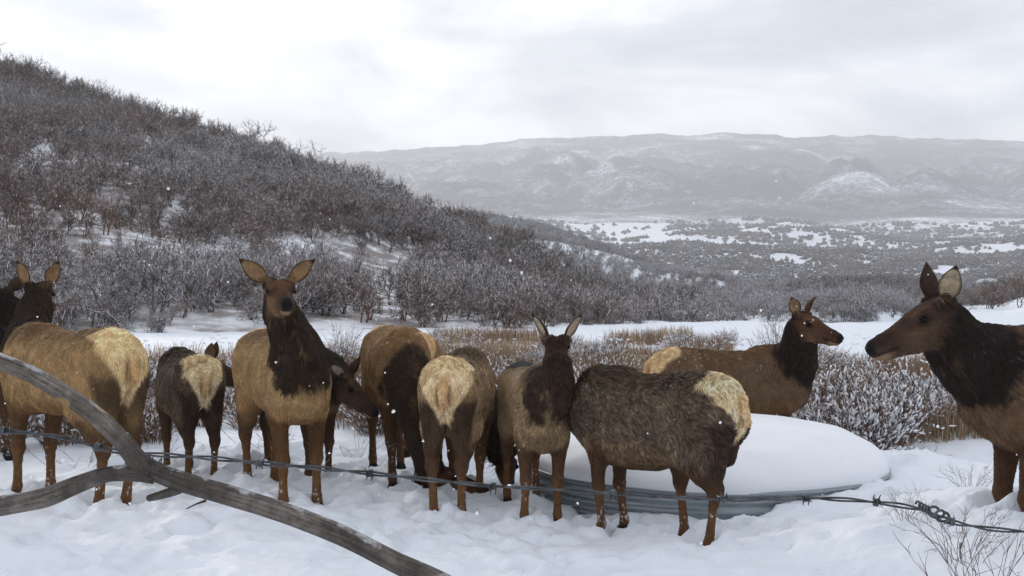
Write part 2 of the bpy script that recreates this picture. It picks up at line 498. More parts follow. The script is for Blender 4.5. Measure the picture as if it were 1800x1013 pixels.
# ------------------------------------------------------------------ elk: one continuous skin grown from a distance field
def surface_nets(D, org, h):
    """D: 3-D distance array. Returns verts, quads (naive surface nets)."""
    nx, ny, nz_ = D.shape
    S = D < 0
    acc = np.zeros((nx - 1, ny - 1, nz_ - 1, 3), np.float32); cnt = np.zeros((nx - 1, ny - 1, nz_ - 1), np.float32)
    corners = [(i, j, k) for i in (0, 1) for j in (0, 1) for k in (0, 1)]
    def sl(c):
        return D[c[0]:nx - 1 + c[0], c[1]:ny - 1 + c[1], c[2]:nz_ - 1 + c[2]]
    # work only on active cells
    n_in = sum((sl(c) < 0).astype(np.int8) for c in corners)
    idx = np.argwhere((n_in > 0) & (n_in < 8))
    val = np.stack([D[idx[:, 0] + c[0], idx[:, 1] + c[1], idx[:, 2] + c[2]] for c in corners], 1)
    cor = np.array(corners, np.float32)
    p = np.zeros((len(idx), 3), np.float32); w = np.zeros(len(idx), np.float32)
    for a in range(8):
        for b in range(a + 1, 8):
            if np.abs(cor[a] - cor[b]).sum() != 1: continue
            va, vb = val[:, a], val[:, b]
            m = (va < 0) != (vb < 0)
            t = np.where(m, va / np.where(m, va - vb, 1), 0)
            p += np.where(m[:, None], cor[a] + (cor[b] - cor[a]) * t[:, None], 0); w += m
    p = (idx + p / w[:, None]) * h + org
    ids = np.full((nx - 1, ny - 1, nz_ - 1), -1, np.int32); ids[idx[:, 0], idx[:, 1], idx[:, 2]] = np.arange(len(idx))
    quads = []
    for ax in range(3):
        o = [(0, 1), (1, 2), (2, 0)][ax]
        u, v = [(1, 2), (2, 0), (0, 1)][ax]
        s0 = [slice(1, -1)] * 3; s1 = [slice(1, -1)] * 3
        s0[ax] = slice(0, -1); s1[ax] = slice(1, None)
        A, B = S[tuple(s0)], S[tuple(s1)]
        e = np.argwhere(A != B)
        off = np.array([1, 1, 1]); off[ax] = 0
        c = e + off
        du = np.zeros(3, int); du[u] = 1; dv = np.zeros(3, int); dv[v] = 1
        g = lambda q: ids[q[:, 0], q[:, 1], q[:, 2]]
        f = np.stack([g(c - du - dv), g(c - dv), g(c), g(c - du)], 1)
        flip = ~A[tuple(e.T)]
        f[flip] = f[flip][:, ::-1]
        quads.append(f[(f >= 0).all(1)])
    return p, np.concatenate(quads)

TRUNK = np.array([  # x, centre z, half width, half height
    (-0.86, 1.13, 0.02, 0.03), (-0.83, 1.13, 0.12, 0.15), (-0.74, 1.13, 0.195, 0.215), (-0.58, 1.115, 0.245, 0.250), (-0.36, 1.085, 0.262, 0.270),
    (-0.10, 1.035, 0.285, 0.312), (0.15, 1.03, 0.285, 0.325), (0.36, 1.05, 0.255, 0.330), (0.52, 1.065, 0.215, 0.305),
    (0.66, 1.04, 0.165, 0.235), (0.76, 1.02, 0.085, 0.13), (0.79, 1.01, 0.02, 0.03)])
HEADST = np.array([  # along head axis, half width, half height, centre drop
    (-0.075, 0.01, 0.015, -0.02), (-0.05, 0.052, 0.06, -0.02), (0.00, 0.078, 0.088, -0.025), (0.08, 0.086, 0.108, -0.035), (0.145, 0.084, 0.106, -0.043), (0.20, 0.070, 0.096, -0.048),
    (0.27, 0.054, 0.080, -0.050), (0.34, 0.046, 0.066, -0.050), (0.40, 0.046, 0.058, -0.050), (0.445, 0.042, 0.052, -0.050), (0.47, 0.027, 0.033, -0.048), (0.48, 0.005, 0.008, -0.045)])

def loft(p, st):
    """p: (...,3) with axis along x; st rows (x, zc, ry, rz)"""
    x = p[..., 0]
    ry = np.interp(x, st[:, 0], st[:, 2]); rz = np.interp(x, st[:, 0], st[:, 3]); zc = np.interp(x, st[:, 0], st[:, 1])
    q = np.sqrt((p[..., 1] / ry) ** 2 + ((p[..., 2] - zc) / rz) ** 2)
    d = (q - 1) * np.minimum(ry, rz)
    ex = np.maximum(np.maximum(st[0, 0] - x, x - st[-1, 0]), 0)
    return np.where(ex > 0, np.sqrt(np.maximum(d, 0) ** 2 + ex ** 2), d).astype(np.float32)
def cone(p, a, b, ra, rb, sq=1.0):
    """round cone; sq < 1 thins it across y"""
    a = np.asarray(a, np.float32); b = np.asarray(b, np.float32)
    s = np.array((1, 1 / sq, 1), np.float32)
    pa = (p - a) * s; ba = (b - a) * s
    t = np.clip((pa @ ba) / max(ba @ ba, 1e-9), 0, 1)
    return (np.linalg.norm(pa - t[..., None] * ba, axis=-1) - (ra + (rb - ra) * t)).astype(np.float32) * (sq if sq < 1 else 1)
def ellip(p, c, r):
    q = (p - np.asarray(c, np.float32)) / np.asarray(r, np.float32)
    k = np.linalg.norm(q, axis=-1)
    return ((k - 1) * min(r)).astype(np.float32)

class Field:
    def __init__(self, lo, hi, h):
        self.h = h; self.lo = np.array(lo, np.float32)
        self.n = np.ceil((np.array(hi) - self.lo) / h).astype(int) + 1
        self.D = np.full(self.n, 0.5, np.float32)
    def put(self, fn, lo, hi, k):
        a = np.clip(np.floor((np.array(lo) - 0.06 - k - self.lo) / self.h).astype(int), 0, self.n)
        b = np.clip(np.ceil((np.array(hi) + 0.06 + k - self.lo) / self.h).astype(int) + 1, 0, self.n)
        if (b <= a).any(): return
        g = np.stack(np.meshgrid(*[self.lo[i] + np.arange(a[i], b[i], dtype=np.float32) * self.h for i in range(3)], indexing='ij'), -1)
        d = fn(g)
        s = self.D[a[0]:b[0], a[1]:b[1], a[2]:b[2]]
        hh = np.clip(0.5 + 0.5 * (s - d) / k, 0, 1)
        s[...] = s * (1 - hh) + d * hh - k * hh * (1 - hh)
    def cone(self, a, b, ra, rb, k=0.05, sq=1.0):
        a = np.array(a); b = np.array(b); r = max(ra, rb)
        self.put(lambda g: cone(g, a, b, ra, rb, sq), np.minimum(a, b) - r, np.maximum(a, b) + r, k)

def unit(v):
    v = np.asarray(v, float); return v / np.linalg.norm(v)

def leg_joints(fore, side, off):
    """off: hoof offset (dx, dy) from its rest place, lift"""
    s = side
    if fore:
        J = np.array([(0.50, .135 * s, 1.00), (0.42, .150 * s, 0.80), (0.465, .125 * s, 0.43), (0.455, .125 * s, 0.13), (0.500, .125 * s, 0.03)])
    else:
        J = np.array([(-0.56, .125 * s, 1.06), (-0.44, .155 * s, 0.80), (-0.690, .130 * s, 0.515), (-0.635, .130 * s, 0.13), (-0.585, .130 * s, 0.03)])
    top = J[0, 2]
    w = np.clip((top - J[:, 2]) / top, 0, 1)
    J[:, 0] += off[0] * w; J[:, 1] += off[1] * w
    if len(off) > 3:                                  # whole leg swung under the body
        J[1:, 0] += np.array((0.45, 1.0, 0.80, 0.78)) * off[3]
    if len(off) > 2 and off[2]:                       # knee raised and folded
        l = off[2]
        J[2] += (0.16 * l, 0, 0.10 * l); J[3] += (-0.02 * l, 0, 0.20 * l); J[4] += (-0.10 * l, 0, 0.16 * l)
    return J

def ear_shell(base, e, o, L, W):
    """cupped leaf with thickness; e axis, o the way the cup opens"""
    e = unit(e); o = unit(o - e * np.dot(o, e)); s = np.cross(e, o)
    nu, nv = 11, 7
    u = np.linspace(0, 1, nu); v = np.linspace(-1, 1, nv)
    w = W * np.interp(u, [0, .12, .28, .45, .65, .85, 1], [0.40, 0.62, 0.93, 1.0, 0.80, 0.38, 0.02])
    cup = np.interp(u, [0, .3, 1], [1.0, 0.75, 0.2])
    U, V = np.meshgrid(u, v, indexing='ij')
    inner = base + e * (L * U)[..., None] + s * (w[:, None] * V)[..., None] + o * ((w * cup)[:, None] * (V ** 2 - 0.55) - 0.012 * np.sin(np.pi * U) )[..., None]
    outer = inner - o * (0.010 * (1 - 0.7 * V ** 2) + 0.004)[..., None]
    P = np.concatenate([inner.reshape(-1, 3), outer.reshape(-1, 3)])
    i = (np.arange(nu - 1)[:, None] * nv + np.arange(nv - 1)[None, :]).ravel()
    n = nu * nv
    q1 = np.stack([i, i + nv, i + nv + 1, i + 1], 1); q2 = np.stack([i + 1, i + nv + 1, i + nv, i], 1) + n
    edge = []
    for k in range(nu - 1):
        edge += [(k * nv, n + k * nv, n + (k + 1) * nv, (k + 1) * nv)]
        a = k * nv + nv - 1; edge += [(a, a + nv, n + a + nv, n + a)]
    for k in range(nv - 1):
        a = (nu - 1) * nv + k; edge += [(a, n + a, n + a + 1, a + 1)]
    inn = np.concatenate([np.ones(n), np.zeros(n)])
    rim = np.concatenate([(np.abs(V) > 0.8).ravel() | (U > 0.88).ravel()] * 2)
    return P, np.concatenate([q1, q2, np.array(edge)]), inn, rim

# coat material: colour comes from the coat map, the noise breaks it into locks
M_COAT = Mat('elk_coat', 0.85, (0.2, 0.14, 0.09), 0.15)
_col = M_COAT.n('ShaderNodeAttribute', attribute_name='col').outputs['Color']
_n = M_COAT.noise(26, 5, 0.65, stretch=(0.55, 1, 1))
_n2 = M_COAT.noise(120, 3, 0.6, stretch=(0.4, 1, 0.6))
M_COAT.color(M_COAT.mix(1.0, _col, M_COAT.ramp(M_COAT.math('ADD', M_COAT.math('MULTIPLY', _n, 0.6), M_COAT.math('MULTIPLY', _n2, 0.4)), [(0.3, (0.55, 0.55, 0.55)), (0.7, (1.25, 1.22, 1.18))]), 'MULTIPLY'))
M_COAT.bump(M_COAT.math('ADD', _n, M_COAT.math('MULTIPLY', _n2, 0.5)), 0.5, 0.02)
M_FUR = Mat('elk_fur', 0.65, (0.2, 0.14, 0.09), 0.2)
M_FUR.color(M_FUR.n('ShaderNodeAttribute', attribute_name='col').outputs['Color'])
M_EYE = Mat('elk_eye', 0.12, (0.004, 0.003, 0.003), 0.12)
M_NOSE = Mat('elk_nose', 0.55, (0.006, 0.006, 0.006), 0.10)
_nn = M_NOSE.noise(160, 3); M_NOSE.bump(_nn, 0.4, 0.004)

COATS = {
    'tan':   dict(body=(0.365, 0.235, 0.112), back=(0.187, 0.113, 0.056), neck=(0.029, 0.017, 0.010), head=(0.077, 0.037, 0.021), leg=(0.117, 0.060, 0.027), shin=(0.174, 0.088, 0.037), rump=(0.74, 0.55, 0.30), belly=(0.276, 0.149, 0.059)),
    'brown': dict(body=(0.150, 0.094, 0.056), back=(0.170, 0.097, 0.048), neck=(0.021, 0.013, 0.010), head=(0.087, 0.042, 0.025), leg=(0.087, 0.043, 0.022), shin=(0.096, 0.048, 0.024), rump=(0.66, 0.47, 0.26), belly=(0.201, 0.101, 0.043)),
    'red':   dict(body=(0.250, 0.144, 0.064), back=(0.238, 0.141, 0.065), neck=(0.031, 0.018, 0.011), head=(0.075, 0.034, 0.021), leg=(0.097, 0.046, 0.022), shin=(0.102, 0.049, 0.024), rump=(0.62, 0.42, 0.21), belly=(0.188, 0.101, 0.047)),
    'calf':  dict(body=(0.309, 0.215, 0.119), back=(0.113, 0.072, 0.042), neck=(0.041, 0.023, 0.015), head=(0.072, 0.036, 0.022), leg=(0.117, 0.061, 0.031), shin=(0.178, 0.088, 0.038), rump=(0.75, 0.55, 0.32), belly=(0.274, 0.180, 0.099)),
    'grey':  dict(body=(0.124, 0.089, 0.061), back=(0.081, 0.052, 0.034), neck=(0.033, 0.019, 0.014), head=(0.068, 0.034, 0.022), leg=(0.081, 0.043, 0.023), shin=(0.137, 0.067, 0.030), rump=(0.80, 0.62, 0.38), belly=(0.211, 0.138, 0.077)),
    'dark':  dict(body=(0.147, 0.090, 0.052), back=(0.080, 0.045, 0.027), neck=(0.018, 0.011, 0.009), head=(0.060, 0.034, 0.024), leg=(0.087, 0.044, 0.023), shin=(0.102, 0.052, 0.026), rump=(0.651, 0.441, 0.210), belly=(0.125, 0.071, 0.039)),
}

def build_elk(spec):
    sc = spec['scale']; th = R(spec['heading']); cx_, cy_ = spec['pos']; bz = spec.get('z', 0.0)
    coat = {k: np.array(v, np.float32) for k, v in COATS[spec['coat']].items()}
    rs = np.random.default_rng(spec['seed'])
    ca, sa = math.cos(th), math.sin(th)
    def to_local(w):
        w = np.asarray(w, float) - (cx_, cy_, bz)
        return np.array((w[0] * ca + w[1] * sa, -w[0] * sa + w[1] * ca, w[2])) / sc
    def dir_local(yaw, pitch):
        y = R(yaw) - th; p = R(pitch)
        return np.array((math.cos(y) * math.cos(p), math.sin(y) * math.cos(p), math.sin(p)))
    poll = to_local(at(*spec['poll']))
    hx = dir_local(*spec['head'])                         # poll -> muzzle
    roll = R(spec.get('roll', 0))
    hs = unit(np.cross((0, 0, 1), hx)); hu = np.cross(hx, hs)
    hs, hu = hs * math.cos(roll) + hu * math.sin(roll), hu * math.cos(roll) - hs * math.sin(roll)
    hsz = spec.get('head_scale', 1.0)
    def h2l(t, s, u):
        return poll + (hx * t + hs * s + hu * u) * hsz
    HM = np.stack([hx, hs, hu], 1).astype(np.float32)     # columns
    legs = spec.get('legs', [(0, 0)] * 4)                 # fore left, fore right, hind left, hind right
    J = [leg_joints(True, 1, legs[0]), leg_joints(True, -1, legs[1]), leg_joints(False, 1, legs[2]), leg_joints(False, -1, legs[3])]
    # neck curve from the shoulders to the back of the skull
    n0 = np.array((0.50, 0.0, 1.10)); n1 = np.array((0.66, 0.0, 1.20 if poll[2] > 1.0 else 1.02))
    n3 = h2l(-0.01, 0, -0.06); n2 = n3 - hx * 0.0 + np.array((0, 0, -0.16 if poll[2] > 1.1 else 0.10)) + (n1 - n3) * 0.12
    if 'neck_mid' in spec:
        n2 = to_local(at(*spec['neck_mid']))
    tt = np.linspace(0, 1, 9)[:, None]
    ncurve = (1 - tt) ** 3 * n0 + 3 * (1 - tt) ** 2 * tt * n1 + 3 * (1 - tt) * tt ** 2 * n2 + tt ** 3 * n3
    nf = spec.get('neck', 1.0)
    nrad = np.interp(tt[:, 0], [0, .3, .55, .8, 1], [0.235, 0.188, 0.138, 0.108, 0.092]) * np.interp(tt[:, 0], [0, 1], [1, nf])
    allp = np.concatenate([np.array([(-0.95, -0.36, 0.0), (0.86, 0.36, 1.42)]), np.concatenate(J), ncurve - 0.28, ncurve + 0.28, [h2l(0.5, 0, 0), h2l(-.12, 0, 0)]])
    lo, hi = allp.min(0) - 0.14, allp.max(0) + 0.14
    lo[2] = -0.06
    f = Field(lo, hi, spec.get('voxel', 0.0115))
    wob = spec['seed'] * 3.7
    TR = TRUNK.copy()
    TR[:, 2] *= spec.get('girth', 1.0) * 0.95
    dp = spec.get('deep', 0.02); TR[:, 1] -= dp * (TR[:, 3] > 0.26); TR[:, 3] += dp * (TR[:, 3] > 0.26)
    f.put(lambda g: loft(g, TR), (-0.9, -0.33, 0.68), (0.82, 0.33, 1.42), 0.05)
    # haunch, shoulder blade, withers, brisket
    for s in (1, -1):
        f.cone((-0.55, .105 * s, 1.14), (-0.47, .135 * s, 0.86), 0.190, 0.125, 0.08, 0.72)
        f.cone((-0.70, .085 * s, 1.10), (-0.62, .120 * s, 0.76), 0.130, 0.085, 0.07, 0.85)
        hk = J[2 if s > 0 else 3]
        f.cone((-0.69, .095 * s, 1.00), hk[2] + np.array((-0.005, 0, 0.07)), 0.125, 0.050, 0.06, 0.85)
        f.cone((0.43, .120 * s, 1.20), (0.47, .135 * s, 0.88), 0.120, 0.120, 0.08, 0.7)
    f.cone((0.28, 0, 1.30), (0.50, 0, 1.28), 0.085, 0.10, 0.08)
    f.cone((-0.62, 0, 1.28), (-0.30, 0, 1.285), 0.085, 0.06, 0.08)
    f.cone((0.62, 0, 0.94), (0.45, 0, 0.84), 0.14, 0.14, 0.08)
    f.cone((-0.84, 0, 1.215), (-0.895, 0, 1.05), 0.042, 0.022, 0.018)      # tail
    for li, j in enumerate(J):
        if li < 2:
            rr = [0.125, 0.084, 0.050, 0.033, 0.042]
            sq = [0.8, 0.9, 1, 1]
        else:
            rr = [0.15, 0.120, 0.053, 0.033, 0.042]
            sq = [0.75, 0.8, 1, 1]
        for a in range(4):
            ra, rb = rr[a], rr[a + 1]
            if a == 2:                                    # cannon bone: slim between the joints
                mid = (j[2] * 0.7 + j[3] * 0.3)
                f.cone(j[2], mid, ra, 0.030, 0.03); f.cone(mid, j[3], 0.030, 0.036, 0.03)
            elif a == 1 and li >= 2:
                mid = j[1] * 0.45 + j[2] * 0.55
                f.cone(j[1], mid, ra, 0.082, 0.05, 0.8); f.cone(mid, j[2], 0.078, rb, 0.04, 0.85)
            else:
                f.cone(j[a], j[a + 1], ra, rb, 0.05 if a < 2 else 0.025, sq[a])
        if li >= 2:
            f.cone(j[2] + (-0.03, 0, 0.03), j[2] + (0.0, 0, -0.03), 0.040, 0.040, 0.03)   # point of the hock
        f.cone(j[4], j[4] + (0.035, 0, -0.035), 0.048, 0.052, 0.02)
    for a in range(len(ncurve) - 1):
        f.cone(ncurve[a], ncurve[a + 1], nrad[a], nrad[a + 1], 0.07, 0.78 if a < 5 else 0.9)
    # shaggy underside of the neck
    hangs = []
    hang = spec.get('mane', 1.0)
    for a in range(1, 7):
        tdir = unit(ncurve[a + 1] - ncurve[a - 1])
        dn = np.array((1.0, 0, 0)) - tdir * tdir[0]
        dn = unit(dn) if poll[2] > 1.0 else unit(np.array((0, 0, -1.0)) + tdir * tdir[2])
        hangs.append((ncurve[a] + dn * 0.045, ncurve[a + 1] + dn * 0.038, nrad[a] * 0.88 * hang, nrad[a + 1] * 0.88 * hang))
        f.cone(*hangs[-1], 0.06, 0.75)
    # head
    HS = HEADST * hsz
    HS2 = np.stack([HS[:, 0], HS[:, 3], HS[:, 1], HS[:, 2]], 1)
    tip = np.stack([h2l(-.1, 0, 0), h2l(.5, 0, -0.05)])
    f.put(lambda g: loft((g - poll.astype(np.float32)) @ HM, HS2), tip.min(0) - .11 * hsz, tip.max(0) + .11 * hsz, 0.035)
    f.cone(h2l(0.10, 0.030, -0.115), h2l(0.20, 0.022, -0.115), 0.045 * hsz, 0.036 * hsz, 0.04)      # jaws
    f.cone(h2l(0.10, -0.030, -0.115), h2l(0.20, -0.022, -0.115), 0.045 * hsz, 0.036 * hsz, 0.04)
    f.cone(h2l(0.22, 0, -0.118), h2l(0.415, 0, -0.095), 0.036 * hsz, 0.029 * hsz, 0.03)           # chin
    for s in (1, -1):
        f.cone(h2l(0.105, 0.066 * s, 0.030), h2l(0.165, 0.066 * s, 0.020), 0.026 * hsz, 0.022 * hsz, 0.03)   # brow
        f.cone(h2l(-0.02, 0.055 * s, 0.035), h2l(0.01, 0.085 * s, 0.055), 0.038 * hsz, 0.030 * hsz, 0.03)   # ear root
    V, Q = surface_nets(f.D, f.lo, f.h)
    # lumps of winter coat
    L = np.stack([vnoise(V[:, 0] * 9 + wob, V[:, 1] * 9, V[:, 2] * 7), vnoise(V[:, 0] * 24 + wob, V[:, 1] * 24, V[:, 2] * 16)], 1)
    ears = []
    for s, key in ((1, 'ear_l'), (-1, 'ear_r')):
        ed, eo = spec.get(key, ((-0.25, 0.80, 0.62), (0.75, 0.45, 0.1)))
        e_ = hx * ed[0] + hs * ed[1] * s + hu * ed[2]; o_ = hx * eo[0] + hs * eo[1] * s + hu * eo[2]
        ears.append(ear_shell(h2l(-0.005, 0.078 * s, 0.055), e_, o_, spec.get('ear_len', 0.205) * hsz, spec.get('ear_w', 0.062) * hsz))
    # region weights on the skin
    dT = loft(V, TR)
    dH = loft((V - poll.astype(np.float32)) @ HM, HS2)
    dN = np.min([cone(V, ncurve[a], ncurve[a + 1], nrad[a], nrad[a + 1]) for a in range(1, len(ncurve) - 1)] + [cone(V, *hh) for hh in hangs], 0)
    dL = np.full(len(V), 9.0, np.float32)
    for li, j in enumerate(J):
        for a in range(1, 4):
            rr = [0.11, 0.09, 0.05, 0.042, 0.05]
            dL = np.minimum(dL, cone(V, j[a], j[a + 1], rr[a], rr[a + 1]))
    # distance along neck
    seg = np.array([np.linalg.norm(V - c, axis=1) for c in ncurve]); ti = np.argmin(seg, 0) / 8.0
    n1_ = vnoise(V[:, 0] * 14 + wob, V[:, 1] * 14, V[:, 2] * 9); n2_ = vnoise(V[:, 0] * 40 + wob, V[:, 1] * 40, V[:, 2] * 28)
    hl = (V - poll) @ HM / hsz
    x, y, z = V[:, 0], V[:, 1], V[:, 2]
    col = np.broadcast_to(coat['body'], V.shape).copy()
    def lay(w, c):
        w = np.clip(w, 0, 1)[:, None]; col[:] = col * (1 - w) + np.asarray(c) * w
    lay(sstep(1.22, 1.36, z + 0.03 * n1_) * 0.85, coat['back'])
    lay((1 - sstep(0.76, 0.90, z + 0.03 * n1_)) * sstep(-0.5, -0.3, x) * (1 - sstep(0.5, 0.7, x)) * 0.8, coat['belly'])
    patchy = sstep(0.1, 0.7, fbm(x * 4 + wob, y * 4, z * 4, 3))
    lay(patchy * spec.get('mottle', 0.25) * 0.5, coat['back'] * 0.8)
    # thighs darken behind, legs
    legw = 1 - sstep(0.55, 0.80, z + 0.03 * n1_)
    lay((1 - sstep(0.70, 0.98, z + 0.04 * n1_)) * (sstep(0.02, 0.0, dL)), coat['leg'])
    lay(legw, coat['leg'])
    lay((1 - sstep(0.34, 0.52, z + 0.03 * n1_)), coat['shin'])
    lay((1 - sstep(0.07, 0.11, z + 0.01 * n2_)), (0.02, 0.015, 0.012))
    lay(sstep(0.1, 0.6, n1_ + 0.6 * n2_) * legw * 0.35, coat['leg'] * 0.45)
    lay(legw * sstep(0.30, 0.60, z) * 0.25, coat['leg'] * 0.5)
    # neck mane
    wn_ = sstep(0.06, -0.01, dN - 0.04 * n1_ - 0.02 * n2_ - 0.035) * sstep(0.14, 0.30, ti + 0.06 * n1_ + 0.05 * n2_ + 0.9 * np.clip(x - 0.60, -0.3, 0.3) + spec.get('mane_down', 0.0) - 0.25 * np.clip(z - 1.25, 0, 1) * (poll[2] > 1.0))
    if poll[2] > 1.1:                                     # dark bib running down to the brisket
        bib = sstep(0.52, 0.64, x + 0.02 * n1_) * sstep(0.03, -0.03, np.abs(y - spec.get('bib_y', 0.0)) - spec.get('bib_w', 1.0) * np.interp(z, [0.84, 0.98, 1.25, 1.4], [0.01, 0.075, 0.17, 0.22]) + 0.03 * n1_) * (z > 0.84)
        wn_ = np.maximum(wn_, bib * (1 - 0.3 * sstep(0.2, 0.7, n2_)) * sstep(0.9, 1.05, z + 0.04 * n2_))
    lay(wn_, np.array(spec.get('neck_col', coat['neck'])))
    # rump patch with a dark edge below: a heart that tapers between the thighs
    zb = np.interp(z, [0.74, 0.86, 1.05, 1.20, 1.33, 1.40], [-0.80, -0.75, -0.68, -0.60, -0.55, -0.56])
    halfw = np.interp(z, [0.72, 0.80, 0.95, 1.08, 1.20, 1.32, 1.40], [0.004, 0.020, 0.058, 0.130, 0.190, 0.18, 0.12]) * spec.get('rump_w', 1.0)
    inrump = sstep(0.035, -0.02, x - zb + 0.025 * n1_ + 0.01 * n2_) * sstep(0.02, -0.02, np.abs(y) - halfw + 0.015 * n1_) * sstep(0.70, 0.76, z)
    dark = sstep(0.085, 0.0, x - zb) * sstep(0.72, 0.84, z) * (1 - sstep(0.96, 1.10, z)) * (x < -0.3)
    lay(dark * 0.6, coat['neck'] * 1.6)
    lay(sstep(-0.56, -0.72, x + 0.03 * n1_) * (1 - sstep(0.98, 1.10, z + 0.03 * n1_)) * sstep(0.50, 0.64, z + 0.03 * n1_) * (0.5 if spec['coat'] == 'tan' else 0.85), coat['neck'] * 1.3)
    lay(inrump, coat['rump'])
    lay(inrump * sstep(0.085, 0.03, np.abs(y)) * sstep(0.95, 1.05, z) * (1 - sstep(1.2, 1.3, z)) * 0.6, coat['rump'] * (0.66, 0.50, 0.36))
    lay(inrump * np.exp(-((np.abs(y) - 0.048) / 0.011) ** 2) * sstep(0.97, 1.04, z) * (1 - sstep(1.16, 1.22, z)) * 0.75, coat['rump'] * (0.22, 0.13, 0.08))
    lay(inrump * np.exp(-(y / 0.010) ** 2) * (1 - sstep(0.98, 1.04, z)) * 0.6, coat['rump'] * (0.35, 0.22, 0.15))
    lay(inrump * sstep(0.0, 0.6, n1_) * 0.3, coat['rump'] * (1.15, 1.25, 1.5))
    # head and face
    wh = sstep(0.03, -0.005, dH - 0.006) * sstep(-0.06, 0.05, hl[:, 0] + 0.3 * (-hl[:, 2] - 0.03) * 0)
    lay(wh, coat['head'])
    lay(wh * sstep(0.05, 0.13, hl[:, 0]) * (1 - sstep(0.22, 0.34, hl[:, 0])) * (1 - sstep(-0.06, 0.0, hl[:, 2])) * 0.35, coat['body'])
    lay(wh * sstep(0.30, 0.42, hl[:, 0]) * sstep(-0.06, -0.03, hl[:, 2]) * 0.8, (0.022, 0.015, 0.013))
    lay(wh * sstep(0.01, 0.08, hl[:, 0]) * sstep(0.02, 0.05, hl[:, 2]) * 0.4, coat['head'] * (1.8, 1.5, 1.3))
    chin = wh * sstep(0.34, 0.40, hl[:, 0]) * (1 - sstep(-0.098, -0.086, hl[:, 2]))
    lay(chin * 0.8, (0.34, 0.22, 0.13))
    mouth = wh * sstep(0.30, 0.33, hl[:, 0]) * np.exp(-((hl[:, 2] + 0.086) / 0.007) ** 2)
    lay(mouth, (0.008, 0.006, 0.006))
    for s in (1, -1):
        de = np.linalg.norm(hl - (0.147, 0.084 * s, 0.004), axis=1)
        lay(sstep(0.050, 0.030, de) * 0.7, (0.020, 0.013, 0.010))
        dn_ = np.linalg.norm((hl - (0.452, 0.026 * s, -0.036)) / (1.0, 0.8, 0.7), axis=1)
        lay(sstep(0.024, 0.014, dn_), (0.004, 0.003, 0.003))
    lay(sstep(0.43, 0.452, hl[:, 0]) * sstep(-0.085, -0.07, hl[:, 2]), (0.012, 0.011, 0.012))
    col *= (1 + 0.16 * n1_ + 0.14 * n2_)[:, None]
    # snow stuck to the shanks and caught on the backs
    n3_ = vnoise(x * 75 + wob, y * 75, z * 60); n4_ = vnoise(x * 6 + wob, y * 6, z * 6 + 3)
    lay(sstep(0.70, 0.84, n3_ + 0.35 * n4_) * (1 - sstep(0.30, 0.50, z)) * 0.8 * (1 - wh) * (1 - wn_), (0.72, 0.74, 0.78))
    lay(sstep(0.80, 0.90, n3_ + 0.12 * n4_) * sstep(1.05, 1.3, z) * 0.7 * (1 - 0.85 * wn_) * (1 - wh), (0.72, 0.74, 0.78))
    col = np.clip(col, 0.002, 0.9)
    # fur length (metres at scale 1) and lie
    fl = np.full(len(V), 0.026 * spec.get('shag', 1.0), np.float32)
    fl = fl * (1 - inrump) + 0.027 * inrump
    fl = fl + sstep(1.22, 1.36, z) * (0.012 + 0.034 * (spec.get('shag', 1.0) - 1))
    fl = fl * (1 - legw) + 0.009 * legw
    fl = fl * (1 - wn_) + 0.048 * wn_
    fl = fl * (1 - wh) + 0.013 * wh
    fl = np.where(hl[:, 0] > 0.40, 0.003, fl); fl = np.where(z < 0.10, 0.006, fl)
    flow = np.broadcast_to(np.array((-0.9, 0, -0.45)), V.shape).copy()
    flow[z < 0.85] = (-0.3, 0, -1.0)
    flow = flow * (1 - inrump[:, None]) + np.array((-0.35, 0, -1.0)) * inrump[:, None]
    ntan = np.gradient(ncurve, axis=0); ntan /= np.linalg.norm(ntan, axis=1)[:, None]
    nd = -ntan[np.argmin(seg, 0)] + np.array((0, 0, -0.35))
    flow = flow * (1 - wn_[:, None]) + nd * wn_[:, None]
    flow = flow * (1 - wh[:, None]) + (-hx + np.array((0, 0, -0.2))) * wh[:, None]
    # displace the skin a little
    nV = len(V)
    tri = np.concatenate([Q[:, [0, 1, 2]], Q[:, [0, 2, 3]]])
    fn = np.cross(V[tri[:, 1]] - V[tri[:, 0]], V[tri[:, 2]] - V[tri[:, 0]])
    vn = np.zeros_like(V)
    for k in range(3): np.add.at(vn, tri[:, k], fn)
    vn /= np.linalg.norm(vn, axis=1)[:, None] + 1e-12
    V = V + vn * ((L[:, 0] * 0.16 + L[:, 1] * 0.14) * fl)[:, None]
    # ears joined to the skin
    verts, quads, cols = [V], [Q], [col]
    fls, flows, vns = [fl], [flow], [vn]
    n_ = nV
    for P, q, inn, rim in ears:
        c = np.where(inn[:, None] > 0, np.array(spec.get('ear_in', (0.30, 0.19, 0.10))), coat['head'] * 0.75)
        c = np.where(rim[:, None], coat['head'] * 0.55, c)
        c = c * (1 + 0.25 * vnoise(P[:, 0] * 60, P[:, 1] * 60, P[:, 2] * 60))[:, None]
        verts.append(P); quads.append(q + n_); cols.append(c.astype(np.float32)); n_ += len(P)
    Vall, Qall, Call = np.concatenate(verts) * sc, np.concatenate(quads), np.concatenate(cols)
    root = add('elk', None, loc=(cx_, cy_, bz), label=spec['label'], cat='elk', group='elk herd at the stock tank')
    root.rotation_euler = (0, 0, th)
    me = mesh_np('elk_body', Vall, Qall, [M_COAT.m])
    point_color(me, 'col', Call)
    add('body', me, root)
    # fur strands
    nst = int(spec.get('strands', 26000) * 1.7)
    area = np.linalg.norm(fn, axis=1)
    dens = area * np.interp(fl[tri[:, 0]], [0.004, 0.012, 0.03, 0.07], [0.3, 1.0, 1.0, 1.1])
    dens[(V[tri[:, 0], 2] < 0.03)] = 0
    pick = rs.choice(len(tri), nst, p=dens / dens.sum())
